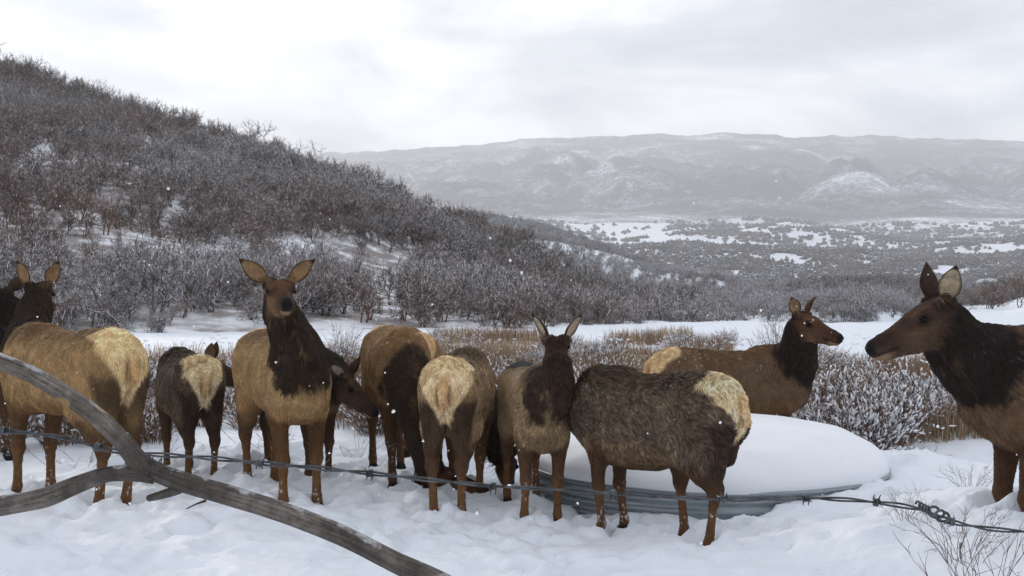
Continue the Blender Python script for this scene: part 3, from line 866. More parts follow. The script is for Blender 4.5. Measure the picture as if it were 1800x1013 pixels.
    b = rs.random((nst, 2)); m = b.sum(1) > 1; b[m] = 1 - b[m]
    w3 = np.stack([1 - b.sum(1), b[:, 0], b[:, 1]], 1)[..., None]
    T = tri[pick]
    P0 = (V[T] * w3).sum(1); N = (vn[T] * w3).sum(1); N /= np.linalg.norm(N, axis=1)[:, None]
    C = (col[T] * w3).sum(1); Ln = (fl[T] * w3[..., 0]).sum(1) * rs.uniform(0.65, 1.35, nst); Fl = (flow[T] * w3).sum(1)
    # locks: strands share a wandering lie
    wv = np.stack([vnoise(P0[:, 0] * 11 + k * 31 + wob, P0[:, 1] * 11, P0[:, 2] * 11) for k in range(3)], 1)
    Fl = Fl + wv * 0.55 + rs.normal(0, 0.16, (nst, 3))
    Fl = Fl - N * (Fl * N).sum(1)[:, None]
    Fl /= np.linalg.norm(Fl, axis=1)[:, None] + 1e-9
    lift = rs.uniform(0.10, 0.42, nst)[:, None]
    lift = lift * (1 + (spec.get('shag', 1.0) - 1) * 2.2 * sstep(1.22, 1.36, P0[:, 2]))[:, None]
    d1 = Fl + N * lift; d1 /= np.linalg.norm(d1, axis=1)[:, None]
    d2 = Fl + N * (lift * 0.25) + np.array((0, 0, -0.15)); d2 /= np.linalg.norm(d2, axis=1)[:, None]
    p1 = P0 + d1 * (Ln * 0.5)[:, None]; p2 = p1 + d2 * (Ln * 0.5)[:, None]
    # strands gather into locks
    cell = spec.get('lock', 0.020) * np.interp(Ln, [0.012, 0.03], [0.6, 1.0])
    key = np.floor((P0 + wv * 0.01) / cell[:, None]).astype(np.int64)
    uq, inv = np.unique(key[:, 0] * 73856093 + key[:, 1] * 19349663 + key[:, 2] * 83492791, return_inverse=True)
    cnt_ = np.bincount(inv).astype(float)
    for arr, g_ in ((p1, 0.30), (p2, 0.62)):
        cen = np.stack([np.bincount(inv, arr[:, k]) / cnt_ for k in range(3)], 1)[inv]
        arr += (cen - arr) * g_ * np.clip((Ln - 0.010) / 0.02, 0, 1)[:, None]
    ltint = rs.uniform(1 - spec.get('streak', 0.22), 1 + spec.get('streak', 0.22) * 1.3, len(uq))[inv][:, None]
    K = np.stack([P0 - N * 0.002, p1, p2], 1) * sc
    hc = bpy.data.hair_curves.new('elk_fur')
    hc.add_curves([3] * nst)
    hc.attributes['position'].data.foreach_set('vector', K.astype(np.float32).ravel())
    rad = hc.attributes.get('radius') or hc.attributes.new('radius', 'FLOAT', 'POINT')
    base_r = 0.0016 * sc * np.interp(fl[T[:, 0]], [0.01, 0.04], [0.8, 1.2])
    rad.data.foreach_set('value', (base_r[:, None] * np.array((1.0, 0.8, 0.12))).astype(np.float32).ravel())
    tint = rs.uniform(0.80, 1.45, nst)[:, None] * np.array((1, 1, 1)) * (1 + 0.25 * wv[:, :1]) * ltint
    ca_ = hc.attributes.new('col', 'FLOAT_COLOR', 'CURVE')
    cc = np.ones((nst, 4), np.float32); cc[:, :3] = np.clip(C * tint, 0, 1)
    ca_.data.foreach_set('color', cc.ravel())
    hc.materials.append(M_FUR.m)
    add('fur', hc, root)
    # eyes and nose pad
    for s in (1, -1):
        v, ff = ICO2
        me = mesh_np('eye', v * (0.022, 0.014, 0.0185) * hsz * sc, ff, [M_EYE.m])
        o = add('eye', me, root, loc=h2l(0.150, 0.0925 * s, 0.006) * sc)
        o.rotation_mode = 'QUATERNION'
        o.rotation_quaternion = Matrix([[hx[i], hs[i], hu[i]] for i in range(3)]).to_quaternion()
    v, ff = ICO2
    g = v.copy(); g[:, 2] = np.where(g[:, 2] < 0, g[:, 2] * 1.1, g[:, 2] * 0.8); g[:, 0] *= 0.8
    me = mesh_np('nose', g * (0.020, 0.037, 0.027) * hsz * sc, ff, [M_NOSE.m])
    o = add('nose', me, root, loc=h2l(0.462, 0, -0.038) * sc)
    o.rotation_mode = 'QUATERNION'
    o.rotation_quaternion = Matrix([[hx[i], hs[i], hu[i]] for i in range(3)]).to_quaternion()
    for j in J:
        if bz + j[4, 2] * sc < 0.3:
            fx, fy = j[4, 0] * sc, j[4, 1] * sc
            FEET.append((cx_ + fx * ca - fy * sa, cy_ + fx * sa + fy * ca))
    return root

EAR_FWD = ((-0.25, 0.80, 0.62), (0.80, 0.45, 0.1))
EAR_BACK = ((-0.10, 0.55, 0.85), (-0.75, 0.60, 0.0))
ELK = [
    dict(label='tan cow elk seen from behind, cream rump towards camera, standing behind the forked branch', pos=(-3.64, 9.32), heading=142, scale=1.07, coat='tan', seed=1, z=-0.10, deep=0.0, girth=0.94, ear_len=0.22,
         poll=(66, 512, 10.15), head=(98, -12), ear_l=((-0.15, 0.42, 0.9), (-0.8, 0.5, 0.0)), ear_r=((-0.15, 0.42, 0.9), (-0.8, 0.5, 0.0)), legs=[(0.06, 0), (0.0, 0), (0.05, -0.03), (-0.02, 0.06)], strands=42000, mottle=0.12),
    dict(label='elk mostly out of view past the tan cow, only dark neck and ear showing', pos=(-5.55, 11.3), heading=20, scale=1.02, coat='dark', seed=2,
         poll=(4, 520, 10.9), head=(150, -10), strands=22000),
    dict(label='small shaggy calf seen from behind with head turned behind the cow facing camera', pos=(-3.03, 10.62), heading=118, scale=0.87, coat='grey', seed=3, z=-0.11, deep=0.03, streak=0.4, lock=0.03,
         poll=(368, 642, 10.7), head=(3, -18), ear_l=((-0.1, 0.25, 0.95), (-0.5, 0.6, 0.0)), ear_r=((-0.1, 0.25, 0.95), (0.2, 0.9, 0.0)), shag=1.5, strands=26000, mottle=0.3, rump_col=1),
    dict(label='cow elk facing the camera with ears spread and dark neck', pos=(-1.88, 9.28), heading=297, scale=1.02, coat='tan', seed=4, z=-0.07, deep=0.0, girth=0.92, ear_w=0.062, ear_len=0.25, head_scale=1.05, mane_down=0.12,
         poll=(488, 508, 8.72), head=(290, -8), ear_l=((-0.15, 0.78, 0.62), (0.9, 0.3, 0.1)), ear_r=((-0.15, 0.78, 0.62), (0.9, 0.3, 0.1)), legs=[(0.0, 0.03), (0.05, 0.0), (0.02, -0.02), (0.08, 0.0)], strands=42000, mottle=0.1),
    dict(label='dark calf in profile looking right from behind the cow facing camera', pos=(-2.06, 10.66), heading=316, scale=0.90, coat='dark', seed=5, z=-0.10,
         poll=(603, 668, 9.85), head=(346, -38), ear_l=((-0.2, 0.45, 0.88), (0.3, 0.9, 0.2)), ear_r=((-0.55, 0.75, 0.30), (0.2, 0.8, -0.3)), ear_in=(0.5, 0.42, 0.32), strands=24000),
    dict(label='reddish brown elk facing camera with dark neck lowered to feed on the snow', pos=(-1.06, 10.42), heading=284, scale=1.02, coat='red', seed=6, z=-0.08, deep=0.0, girth=0.95,
         poll=(768, 832, 9.42), head=(2, -16), neck_mid=(742, 770, 9.35), legs=[(0.02, 0.0), (0.0, 0.03), (0.0, 0.0), (-0.02, 0.0)], strands=36000),
    dict(label='elk almost hidden behind the feeding brown elk, rump top showing', pos=(-1.08, 12.4), heading=100, scale=0.93, coat='red', seed=7, z=-0.05,
         poll=(700, 660, 13.4), head=(100, -20), strands=18000),
    dict(label='yearling elk seen from directly behind with orange-cream rump patch and dark thighs', pos=(-0.42, 9.10), heading=84, scale=0.925, coat='calf', seed=8, z=-0.10, deep=0.03, girth=0.9, streak=0.42, lock=0.020, rump_w=1.12,
         poll=(888, 800, 9.75), head=(75, -55), legs=[(-0.05, 0.0), (-0.10, 0.0), (0.0, -0.02), (0.02, 0.02)], strands=34000, shag=1.15, mottle=0.3),
    dict(label='pale grey-brown calf beside the tank, head raised and turned away', pos=(0.17, 8.82), heading=279, scale=0.86, coat='calf', seed=9, z=-0.09, deep=0.04, girth=0.90,
         poll=(978, 606, 8.34), neck_mid=(988, 700, 8.16), head=(82, -12), mane_down=0.0, mane=0.95, neck=0.95, bib_y=0.075, bib_w=0.62, streak=0.42, lock=0.020, ear_len=0.25, ear_w=0.058,
         ear_l=((-0.05, 0.56, 0.82), (-0.40, 0.88, 0.0)), ear_r=((-0.05, 0.56, 0.82), (-0.40, 0.88, 0.0)), ear_in=(0.50, 0.40, 0.30), legs=[(0.0, 0.0), (0.02, -0.05), (0.05, 0.0), (0.0, -0.02)], strands=38000, shag=1.3, mottle=0.0),
    dict(label='shaggy grey-brown calf broadside in front of the stock tank, its head hidden', pos=(0.96, 7.96), heading=139, scale=0.865, coat='grey', seed=10, z=-0.09, deep=0.06, girth=0.93,
         poll=(1040, 735, 8.85), head=(75, -30), mane_down=-0.35, streak=0.55, lock=0.019, legs=[(-0.08, 0.0), (-0.14, 0.0), (0.0, 0.0), (0.0, 0.0, 0, 0.48)], strands=48000, shag=1.7, mottle=0.45),
    dict(label='cow elk standing broadside behind the stock tank, head turned right', pos=(2.32, 11.95), heading=9, scale=1.08, coat='brown', seed=11, z=-0.42,
         poll=(1408, 562, 11.65), head=(312, -16), ear_l=((-0.1, 0.62, 0.78), (0.8, 0.5, 0.0)), ear_r=((-0.1, 0.62, 0.78), (0.85, 0.4, 0.0)), strands=34000, mottle=0.15),
    dict(label='large cow elk at the right edge, long head in profile facing left', pos=(3.56, 6.95), heading=182, scale=1.06, coat='dark', seed=12, z=-0.02, ear_len=0.22, head_scale=1.02, mane_down=0.1,
         poll=(1655, 544, 6.75), head=(184, -23), ear_l=((-0.35, 0.55, 0.75), (0.3, 0.9, 0.2)), ear_r=((-0.35, 0.35, 0.88), (0.2, 1.0, 0.1)), ear_in=(0.42, 0.34, 0.24), legs=[(-0.02, 0), (0.03, 0), (0, 0), (0, 0)], strands=48000, voxel=0.0095, mottle=0.2),
]
for spec in ELK:
    build_elk(spec)
# ------------------------------------------------------------------ ground, hills and mountain as objects
add('snow_ground', build_ground(), kind='structure')
add('near_hill', sheet_mesh('near_hill', HILL1, M_HILL.m), kind='structure')
add('second_hill', sheet_mesh('second_hill', HILL2, M_SNOW.m), kind='structure')
add('snow_bank', sheet_mesh('snow_bank', HILL3, M_SNOW.m), kind='structure')
FARM, FX, FY, FZ, FC, FPX = build_far()
add('far_mountain', FARM, kind='structure')

# ------------------------------------------------------------------ bare scrub: oak trees on the hills
def bark_mat(name, dark, light, snow_lo, snow_hi, patch=1.3):
    m = Mat(name, 0.9, dark, 0.1)
    oi = m.n('ShaderNodeObjectInfo')
    wood = m.mix(oi.outputs['Random'], dark, light)
    geo = m.n('ShaderNodeNewGeometry')
    up = m.normal_up()
    nn = m.noise(2.6, 2, 0.5)
    big = m.n('ShaderNodeTexNoise', i_Scale=0.035, i_Detail=3.0); m.l(geo.outputs['Position'], big.inputs['Vector'])
    f = m.maprange(m.math('ADD', m.math('ADD', up, m.math('MULTIPLY', m.math('SUBTRACT', nn, 0.5), 1.6)), m.math('MULTIPLY', m.math('SUBTRACT', big.outputs['Fac'], 0.5), -patch)), snow_lo, snow_hi)
    wood = m.mix(m.maprange(big.outputs['Fac'], 0.42, 0.62), wood, m.mix(1.0, wood, (1.12, 0.97, 0.88), 'MULTIPLY'))
    m.color(m.mix(f, wood, (0.82, 0.84, 0.88)))
    return m
M_OAK = bark_mat('oak_bark', (0.085, 0.060, 0.050), (0.165, 0.108, 0.082), 0.14, 0.62)
M_OAKUP = bark_mat('oak_bark_bare', (0.085, 0.066, 0.050), (0.150, 0.108, 0.078), 0.34, 0.85)
M_TWIG = bark_mat('willow_bark', (0.10, 0.060, 0.048), (0.15, 0.095, 0.075), 0.70, 1.1)

def grow(rs, g_main, g_twig, base, direction, length, rad, depth, spread, up, twig_r, ntw):
    n = 4
    pts = [np.array(base, float)]
    d = unit(direction)
    for i in range(n):
        d = unit(d + rs.normal(0, 0.20, 3) + np.array((0, 0, up)))
        pts.append(pts[-1] + d * length / n)
    pts = np.array(pts)
    (g_main if depth > 1 else g_twig).tube(pts, np.linspace(rad, rad * 0.55, n + 1), 4 if depth > 1 else 3)
    if depth == 0: return
    k = ntw if depth == 1 else rs.integers(3, 6)
    for j in range(k):
        t = rs.uniform(0.25, 1.0) if depth > 1 else rs.uniform(0.15, 1.0)
        i = min(int(t * n), n - 1)
        p = pts[i] + (pts[i + 1] - pts[i]) * (t * n - i)
        dd = unit(unit(pts[i + 1] - pts[i]) + rs.normal(0, spread, 3))
        if depth == 1:
            q = p + dd * length * rs.uniform(0.3, 0.6) * 0.5
            d2 = unit(dd + rs.normal(0, 0.5, 3))
            g_twig.tube(np.array([p, q, q + d2 * length * rs.uniform(0.2, 0.4)]), np.array((1.0, 0.9, 0.6)) * twig_r, 3, cap=False)
        else:
            grow(rs, g_main, g_twig, p, dd, length * rs.uniform(0.55, 0.8), rad * 0.6, depth - 1, spread, up, twig_r, ntw)

def oak_variant(seed, height, stems, mat, twig_r=0.017, ntw=9, spread=0.65, lean=0.35):
    rs = np.random.default_rng(seed)
    gm, gt = Geo(), Geo()
    for s in range(stems):
        a = rs.uniform(0, 6.28)
        base = np.array((math.cos(a), math.sin(a), 0)) * rs.uniform(0, 0.35) - (0, 0, 0.15)
        grow(rs, gm, gt, base, (math.cos(a) * lean, math.sin(a) * lean, 1.0), height * rs.uniform(0.5, 0.7), 0.07, 3, spread, 0.10, twig_r, ntw)
    return gm.mesh('oak_trunk', [mat.m]), gt.mesh('oak_crown', [mat.m])
OAKS = [oak_variant(100 + i, h, s, M_OAK, ntw=10) for i, (h, s) in enumerate([(3.4, 3), (3.0, 4), (3.8, 2), (2.7, 4), (3.3, 3)])]
OAKS_UP = [oak_variant(140 + i, h, s, M_OAKUP, ntw=9, spread=0.6, lean=0.2) for i, (h, s) in enumerate([(3.9, 2), (3.5, 3), (4.3, 2)])]

def sheet_points(P, n, rs, v_hi):
    nu, nv = P.shape[:2]
    a = rs.uniform(0, nu - 1.001, n); b = rs.uniform(0, (nv - 9) * v_hi, n)
    i, j = a.astype(int), b.astype(int); fu, fv = (a - i)[:, None], (b - j)[:, None]
    p = (P[i, j] * (1 - fu) + P[i + 1, j] * fu) * (1 - fv) + (P[i, j + 1] * (1 - fu) + P[i + 1, j + 1] * fu) * fv
    return p, b / (nv - 9)
def pix(p):
    return CX + p[:, 0] / p[:, 1] * F, CY - (p[:, 2] - CAMH) / p[:, 1] * F

def scatter(name, pts, scales, protos, label=None, seed=1):
    """a wood that reads as one mass: points carrying a random pick of tree shapes"""
    col = bpy.data.collections.new(name + '_shapes')
    for k, me in enumerate(protos):
        col.objects.link(bpy.data.objects.new('%s_shape_%d' % (name, k), me))
    me = bpy.data.meshes.new(name); me.vertices.add(len(pts)); me.vertices.foreach_set('co', np.asarray(pts, np.float32).ravel())
    a = me.attributes.new('size', 'FLOAT', 'POINT'); a.data.foreach_set('value', np.asarray(scales, np.float32))
    o = add(name, me, kind='stuff', label=label)
    ng = bpy.data.node_groups.new(name, 'GeometryNodeTree')
    ng.interface.new_socket('Geometry', in_out='INPUT', socket_type='NodeSocketGeometry')
    ng.interface.new_socket('Geometry', in_out='OUTPUT', socket_type='NodeSocketGeometry')
    N, Lk = ng.nodes, ng.links
    gi, go = N.new('NodeGroupInput'), N.new('NodeGroupOutput')
    iop = N.new('GeometryNodeInstanceOnPoints')
    ci = N.new('GeometryNodeCollectionInfo'); ci.inputs['Collection'].default_value = col
    ci.inputs['Separate Children'].default_value = True; ci.inputs['Reset Children'].default_value = True
    iop.inputs['Pick Instance'].default_value = True
    ri = N.new('FunctionNodeRandomValue'); ri.data_type = 'INT'
    ri.inputs['Min'].default_value if False else None
    [s for s in ri.inputs if s.name == 'Min' and s.type == 'INT'][0].default_value = 0
    [s for s in ri.inputs if s.name == 'Max' and s.type == 'INT'][0].default_value = len(protos) - 1
    ri.inputs['Seed'].default_value = seed
    rr = N.new('FunctionNodeRandomValue'); rr.data_type = 'FLOAT_VECTOR'
    rr.inputs['Seed'].default_value = seed + 5
    [s for s in rr.inputs if s.name == 'Min' and s.type == 'VECTOR'][0].default_value = (-0.1, -0.1, 0)
    [s for s in rr.inputs if s.name == 'Max' and s.type == 'VECTOR'][0].default_value = (0.1, 0.1, 6.28)
    na = N.new('GeometryNodeInputNamedAttribute'); na.data_type = 'FLOAT'; na.inputs['Name'].default_value = 'size'
    Lk.new(gi.outputs[0], iop.inputs['Points'])
    Lk.new(ci.outputs[0], iop.inputs['Instance'])
    Lk.new([s for s in ri.outputs if s.type == 'INT'][0], iop.inputs['Instance Index'])
    Lk.new([s for s in rr.outputs if s.type == 'VECTOR'][0], iop.inputs['Rotation'])
    Lk.new(na.outputs['Attribute'], iop.inputs['Scale'])
    Lk.new(iop.outputs[0], go.inputs[0])
    md = o.modifiers.new('scatter', 'NODES'); md.node_group = ng
    return o
def joined(pair, name):
    """trunk and crown of one oak as a single mesh for the far wood"""
    vs_, qs, ts, n = [], [], [], 0
    for me in pair:
        v = np.zeros(len(me.vertices) * 3, np.float32); me.vertices.foreach_get('co', v); v = v.reshape(-1, 3)
        ls = np.zeros(len(me.loops), np.int32); me.loops.foreach_get('vertex_index', ls)
        tot = np.zeros(len(me.polygons), np.int32); me.polygons.foreach_get('loop_total', tot)
        st = np.zeros(len(me.polygons), np.int32); me.polygons.foreach_get('loop_start', st)
        q = st[tot == 4]; t = st[tot == 3]
        qs.append(ls[q[:, None] + np.arange(4)] + n); ts.append(ls[t[:, None] + np.arange(3)] + n)
        vs_.append(v); n += len(v)
    return mesh_np(name, np.concatenate(vs_), [np.concatenate(qs), np.concatenate(ts)], [pair[0].materials[0]])
OAKJ = [joined(p, 'oak_%d' % i) for i, p in enumerate(OAKS)]
OAKJ_UP = [joined(p, 'oak_up_%d' % i) for i, p in enumerate(OAKS_UP)]

rs = np.random.default_rng(11)
CLEAR = [(690, 492, 50, 36), (640, 458, 60, 22), (540, 432, 75, 18), (400, 440, 40, 12), (190, 345, 34, 12), (320, 460, 26, 9), (250, 244, 26, 6), (70, 268, 30, 7)]
def thin_out(p, rs):
    x, y = pix(p)
    keep = np.ones(len(p), bool)
    for cx_, cy_, rx, ry in CLEAR:
        q = ((x - cx_) / rx) ** 2 + ((y - cy_ - 16) / (ry + 18)) ** 2
        keep &= ~((q < 1.0) & (rs.random(len(p)) < 0.9))
    # tree tops reach over the clearing in front of them, so thin a little below too
    n = fbm(p[:, 0] / 14, p[:, 1] / 14, 3.0, 2)
    keep &= rs.random(len(p)) < np.clip(0.80 + 0.9 * n, 0.25, 1)
    return keep
P1, V1 = sheet_points(HILL1, 13000, rs, 1.0)
# even out the density over the ground (rows crowd together near the foot)
keep = rs.random(len(P1)) < np.clip(0.30 + V1 * 0.9, 0, 1)
P1, V1 = P1[keep], V1[keep]
x1, y1 = pix(P1)
keep = thin_out(P1, rs) & (x1 > -250)
P1, V1, x1 = P1[keep], V1[keep], x1[keep]
size = rs.uniform(0.5, 1.25, len(P1)) * np.interp(V1, [0, 0.15, 0.9, 1.0], [0.56, 0.66, 0.86, 1.0])
size *= np.interp(x1, [700, 1000, 1300], [1, 0.80, 0.62])
# the trees that show largest stand as single trees
apparent = size / P1[:, 1] * (0.8 + 0.4 * rs.random(len(P1))) + 0.0016 * ((V1 > 0.95) & (x1 > 0) & (x1 < 820))
inview = (x1 > -20) & (x1 < 1330)
order = np.argsort(-apparent * inview)
solo = np.zeros(len(P1), bool); solo[order[:290]] = True
up = V1 > 0.80
m = ~solo
scatter('hillside_oak_wood', P1[m & ~up], size[m & ~up], OAKJ, 'bare snow-dusted oak wood covering the near hillside', 3)
scatter('hilltop_oak_wood', P1[m & up], size[m & up], OAKJ_UP + OAKJ[:2], 'bare brown oak wood along the crest of the near hill', 4)
for i in np.where(solo)[0]:
    crest = V1[i] > 0.95
    pair = (OAKS_UP + OAKS[:2])[rs.integers(0, 5)] if up[i] else OAKS[rs.integers(0, len(OAKS))]
    where = [t for lim, t in ((230, 'above the tan cow'), (400, 'above the small calf'), (600, 'above the cow facing camera'), (790, 'above the feeding brown elk'), (940, 'above the yearling'), (1120, 'above the calf with raised head'), (9999, 'beyond the tank')) if x1[i] < lim][0]
    what = 'bare brown oak on the near hill skyline ' if crest else 'bare snow-dusted oak at the foot of the near hill ' if V1[i] < 0.5 else 'bare oak on the near hillside below the skyline '
    root = add('oak_tree', None, loc=P1[i], cat='tree', label=what + where, group=('skyline oaks ' if crest else 'foot-of-hill oaks ' if V1[i] < 0.5 else 'hillside oaks ') + where)
    root.rotation_euler = (0, 0, rs.uniform(0, 6.28)); root.scale = (size[i] * (1.1 if crest else 1.0),) * 3
    add('trunk', pair[0], root); add('crown', pair[1], root)

# second hill and the crest of the right-hand bank: woods too far off to tell trees apart
P2, V2 = sheet_points(HILL2, 16000, rs, 1.0)
k2 = rs.random(len(P2)) < np.clip(0.75 + 0.5 * V2 + 0.9 * fbm(P2[:, 0] / 26, P2[:, 1] / 40, 7.0, 2), 0.25, 1)
P2 = P2[k2]
M_OAK2 = bark_mat('oak_bark_snowy_hazed', (0.110, 0.092, 0.085), (0.165, 0.130, 0.115), 0.02, 0.55)  # more snow on the twigs; bark colour paled and greyed for distance haze
OAKJ2 = [m_.copy() for m_ in OAKJ]
for m_ in OAKJ2: m_.materials[0] = M_OAK2.m
x2, y2 = pix(P2)
P2 = P2[rs.random(len(P2)) < np.interp(x2, [1300, 1400, 1500, 1640], [0.62, 0.8, 0.8, 0.3])]
scatter('second_hill_scrub', P2, rs.uniform(0.6, 1.0, len(P2)) * np.interp(P2[:, 1], [55, 110, 200, 420], [0.30, 0.42, 0.62, 1.0]), OAKJ2, 'grey-brown scrub covering the second hill', 5)
P3, V3 = sheet_points(HILL3, 1500, rs, 1.0)
x3, y3 = pix(P3)
k3 = (V3 > 0.90) | ((rs.random(len(P3)) < 0.08 * sstep(1660, 1760, x3)) & (P3[:, 1] > 85))
scatter('bank_scrub', P3[k3], rs.uniform(0.35, 0.7, k3.sum()), OAKJ + OAKJ_UP, 'dark scrub along the crest of the snowy bank', 6)

# low-detail bushes dotted over the middle-distance slopes
M_BUSH = bark_mat('far_bush', (0.085, 0.080, 0.078), (0.14, 0.125, 0.12), 0.75, 1.05)
def bush(seed):
    r = np.random.default_rng(seed); g = Geo()
    for k in range(14):
        a = r.uniform(0, 6.28); d = r.uniform(0, 1) ** 0.6
        c = np.array((math.cos(a) * d * 1.3, math.sin(a) * d * 1.3, r.uniform(0.5, 1.9) * (1.1 - 0.5 * d)))
        v, f_ = ICO1
        g.add(v * r.uniform(0.35, 0.75, 3) * (1 + 0.35 * r.standard_normal((len(v), 1))) + c, None, f_)
    return g.mesh('bush', [M_BUSH.m], smooth=False)
BUSH = [bush(300 + i) for i in range(4)]
fy = np.exp(rs.uniform(math.log(520), math.log(2050), 30000)); fpx = rs.uniform(640, 2050, len(fy))
colx = np.interp(fpx, np.linspace(-700, 2600, 420), np.arange(420)); rowy = np.interp(fy, FY[:, 0], np.arange(FY.shape[0]))
ri_, ci_ = rowy.astype(int), colx.astype(int); fr, fc = rowy - ri_, colx - ci_
def bil(A): return (A[ri_, ci_] * (1 - fr) * (1 - fc) + A[ri_ + 1, ci_] * fr * (1 - fc) + A[ri_, ci_ + 1] * (1 - fr) * fc + A[ri_ + 1, ci_ + 1] * fr * fc)
fz, cov = bil(FZ), bil(FC)
bp = np.stack([(fpx - CX) / F * fy, fy, fz], 1)
clump = fbm(bp[:, 0] / 30, bp[:, 1] / 50, 2.0, 2)
kb = rs.random(len(bp)) < np.clip((cov - 0.2) * 1.3 + 0.8 * clump, 0, 1)
bp = bp[kb]
scatter('valley_scrub', bp - (0, 0, 0.2), rs.uniform(0.7, 1.6, len(bp)) * np.interp(bp[:, 1], [520, 2500], [1.25, 2.3]), BUSH, 'snow-dusted scrub dotting the valley and lower mountain slopes', 8)
# ------------------------------------------------------------------ stock tank under a cap of snow
M_ZINC = Mat('galvanised_steel', 0.42, (0.42, 0.46, 0.48), 0.5)
M_ZINC.b.inputs['Metallic'].default_value = 0.75
_z = M_ZINC.noise(3.0, 6, 0.6, stretch=(1, 1, 4)); _z2 = M_ZINC.noise(40, 3)
M_ZINC.color(M_ZINC.mix(M_ZINC.maprange(_z2, 0.35, 0.65), M_ZINC.ramp(_z, [(0.3, (0.15, 0.18, 0.20)), (0.6, (0.33, 0.37, 0.39)), (0.8, (0.42, 0.45, 0.46))]), (0.27, 0.31, 0.33)))
M_ZINC.bump(_z, 0.2, 0.02)
tank = add('stock_tank', None, loc=(TANK_C[0], TANK_C[1], 0), label='round galvanised stock tank half buried in snow', cat='stock tank')
def lathe(prof, n=160):
    prof = np.array(prof, float); k = len(prof)
    a = np.linspace(0, 2 * np.pi, n, endpoint=False)
    v = np.stack([prof[None, :, 0] * np.cos(a)[:, None], prof[None, :, 0] * np.sin(a)[:, None], np.broadcast_to(prof[None, :, 1], (n, k))], -1).reshape(-1, 3)
    i = np.arange(n)[:, None] * k; j = np.arange(k - 1)[None, :]; i2 = (np.arange(n)[:, None] + 1) % n * k
    return v, np.stack([i + j, i2 + j, i2 + j + 1, i + j + 1], -1).reshape(-1, 4)
prof = [(TANK_R - 0.01, -0.55)]
for kz in np.arange(-0.50, TANK_RIM - 0.06, 0.011):       # swaged ribs
    prof.append((TANK_R - 0.012 + 0.017 * (0.5 + 0.5 * math.sin(kz * 2 * math.pi / 0.085)), kz))
prof += [(TANK_R - 0.014, TANK_RIM - 0.045), (TANK_R - 0.014, TANK_RIM - 0.02), (TANK_R - 0.03, TANK_RIM - 0.02), (TANK_R - 0.03, -0.5)]
v, q = lathe(prof)
add('tank_wall', mesh_np('tank_wall', v, q, [M_ZINC.m]), tank)
ring = [(TANK_R - 0.012 + 0.022 * math.cos(t), TANK_RIM - 0.015 + 0.020 * math.sin(t)) for t in np.linspace(0, 2 * math.pi, 13)]
v, q = lathe(ring)
add('rim', mesh_np('tank_rim', v, q, [M_ZINC.m]), tank)
# snow heaped on the tank
nr_, na_ = 60, 180
rr = np.linspace(0, 1, nr_); aa = np.linspace(0, 2 * np.pi, na_, endpoint=False)
RR, AA = np.meshgrid(rr, aa, indexing='ij')
Rm = TANK_R * (1.0 + 0.006 * vnoise(np.cos(AA) * 4, np.sin(AA) * 4, 1.0))
sx, sy = RR * Rm * np.cos(AA), RR * Rm * np.sin(AA)
dome = (1 - RR ** 3.0) ** 0.46
skew = 1 + 0.10 * (sx / TANK_R) + 0.05 * (sy / TANK_R)
sz = TANK_RIM - 0.01 + (0.365 * dome * skew) + 0.016 * fbm(sx * 2.2, sy * 2.2, 4.0, 3) * np.clip(dome * 2, 0, 1)
under = np.stack([TANK_R * 0.97 * np.cos(aa), TANK_R * 0.97 * np.sin(aa), np.full(na_, TANK_RIM - 0.05)], 1)
v = np.concatenate([np.stack([sx, sy, sz], -1).reshape(-1, 3), under])
i = np.arange(nr_)[:, None] * na_; j = np.arange(na_)[None, :]; j2 = (j + 1) % na_
i = i[:nr_]
q = np.stack([i + j, i + na_ + j, i + na_ + j2, i + j2], -1).reshape(-1, 4)
M_CAP = Mat('snow_cap', 0.6, (0.86, 0.88, 0.92), 0.3)
M_CAP.bump(M_CAP.noise(30, 5), 0.2, 0.02)
add('snow_cap', mesh_np('snow_cap', v, q, [M_CAP.m]), loc=(TANK_C[0], TANK_C[1], 0), label='thick smooth dome of snow lying on the stock tank', cat='snow')

# ------------------------------------------------------------------ forked dead branch carrying the wire
M_BRANCH = Mat('weathered_branch', 0.85, (0.12, 0.10, 0.09), 0.2)
_bk = M_BRANCH.n('ShaderNodeAttribute', attribute_name='grain').outputs['Vector']
_bn = M_BRANCH.n('ShaderNodeTexNoise', i_Scale=0.62, i_Detail=6.0, i_Roughness=0.65); M_BRANCH.l(_bk, _bn.inputs['Vector'])
_bm = M_BRANCH.noise(9, 4, 0.6)
_bi = M_BRANCH.noise(55, 6, 0.7)
_bc = M_BRANCH.ramp(M_BRANCH.math('ADD', M_BRANCH.math('MULTIPLY', _bn.outputs['Fac'], 0.5), M_BRANCH.math('MULTIPLY', _bi, 0.5)), [(0.30, (0.040, 0.034, 0.030)), (0.43, (0.13, 0.108, 0.096)), (0.55, (0.24, 0.21, 0.188)), (0.68, (0.38, 0.34, 0.305))])
_bc = M_BRANCH.mix(M_BRANCH.maprange(_bm, 0.45, 0.62), _bc, M_BRANCH.mix(0.6, _bc, (0.032, 0.026, 0.024)))
_peel = M_BRANCH.maprange(M_BRANCH.noise(17, 2, 0.4, stretch=(0.5, 1, 1.4)), 0.69, 0.71)
_bc = M_BRANCH.mix(_peel, _bc, (0.36, 0.24, 0.12))
_sn = M_BRANCH.maprange(M_BRANCH.math('ADD', M_BRANCH.normal_up(), M_BRANCH.math('MULTIPLY', M_BRANCH.math('SUBTRACT', M_BRANCH.noise(30, 4, 0.7), 0.5), 2.4)), 0.86, 1.15)
_bc = M_BRANCH.mix(M_BRANCH.math('MULTIPLY', _sn, 0.6), _bc, (0.75, 0.77, 0.80))
M_BRANCH.color(_bc)
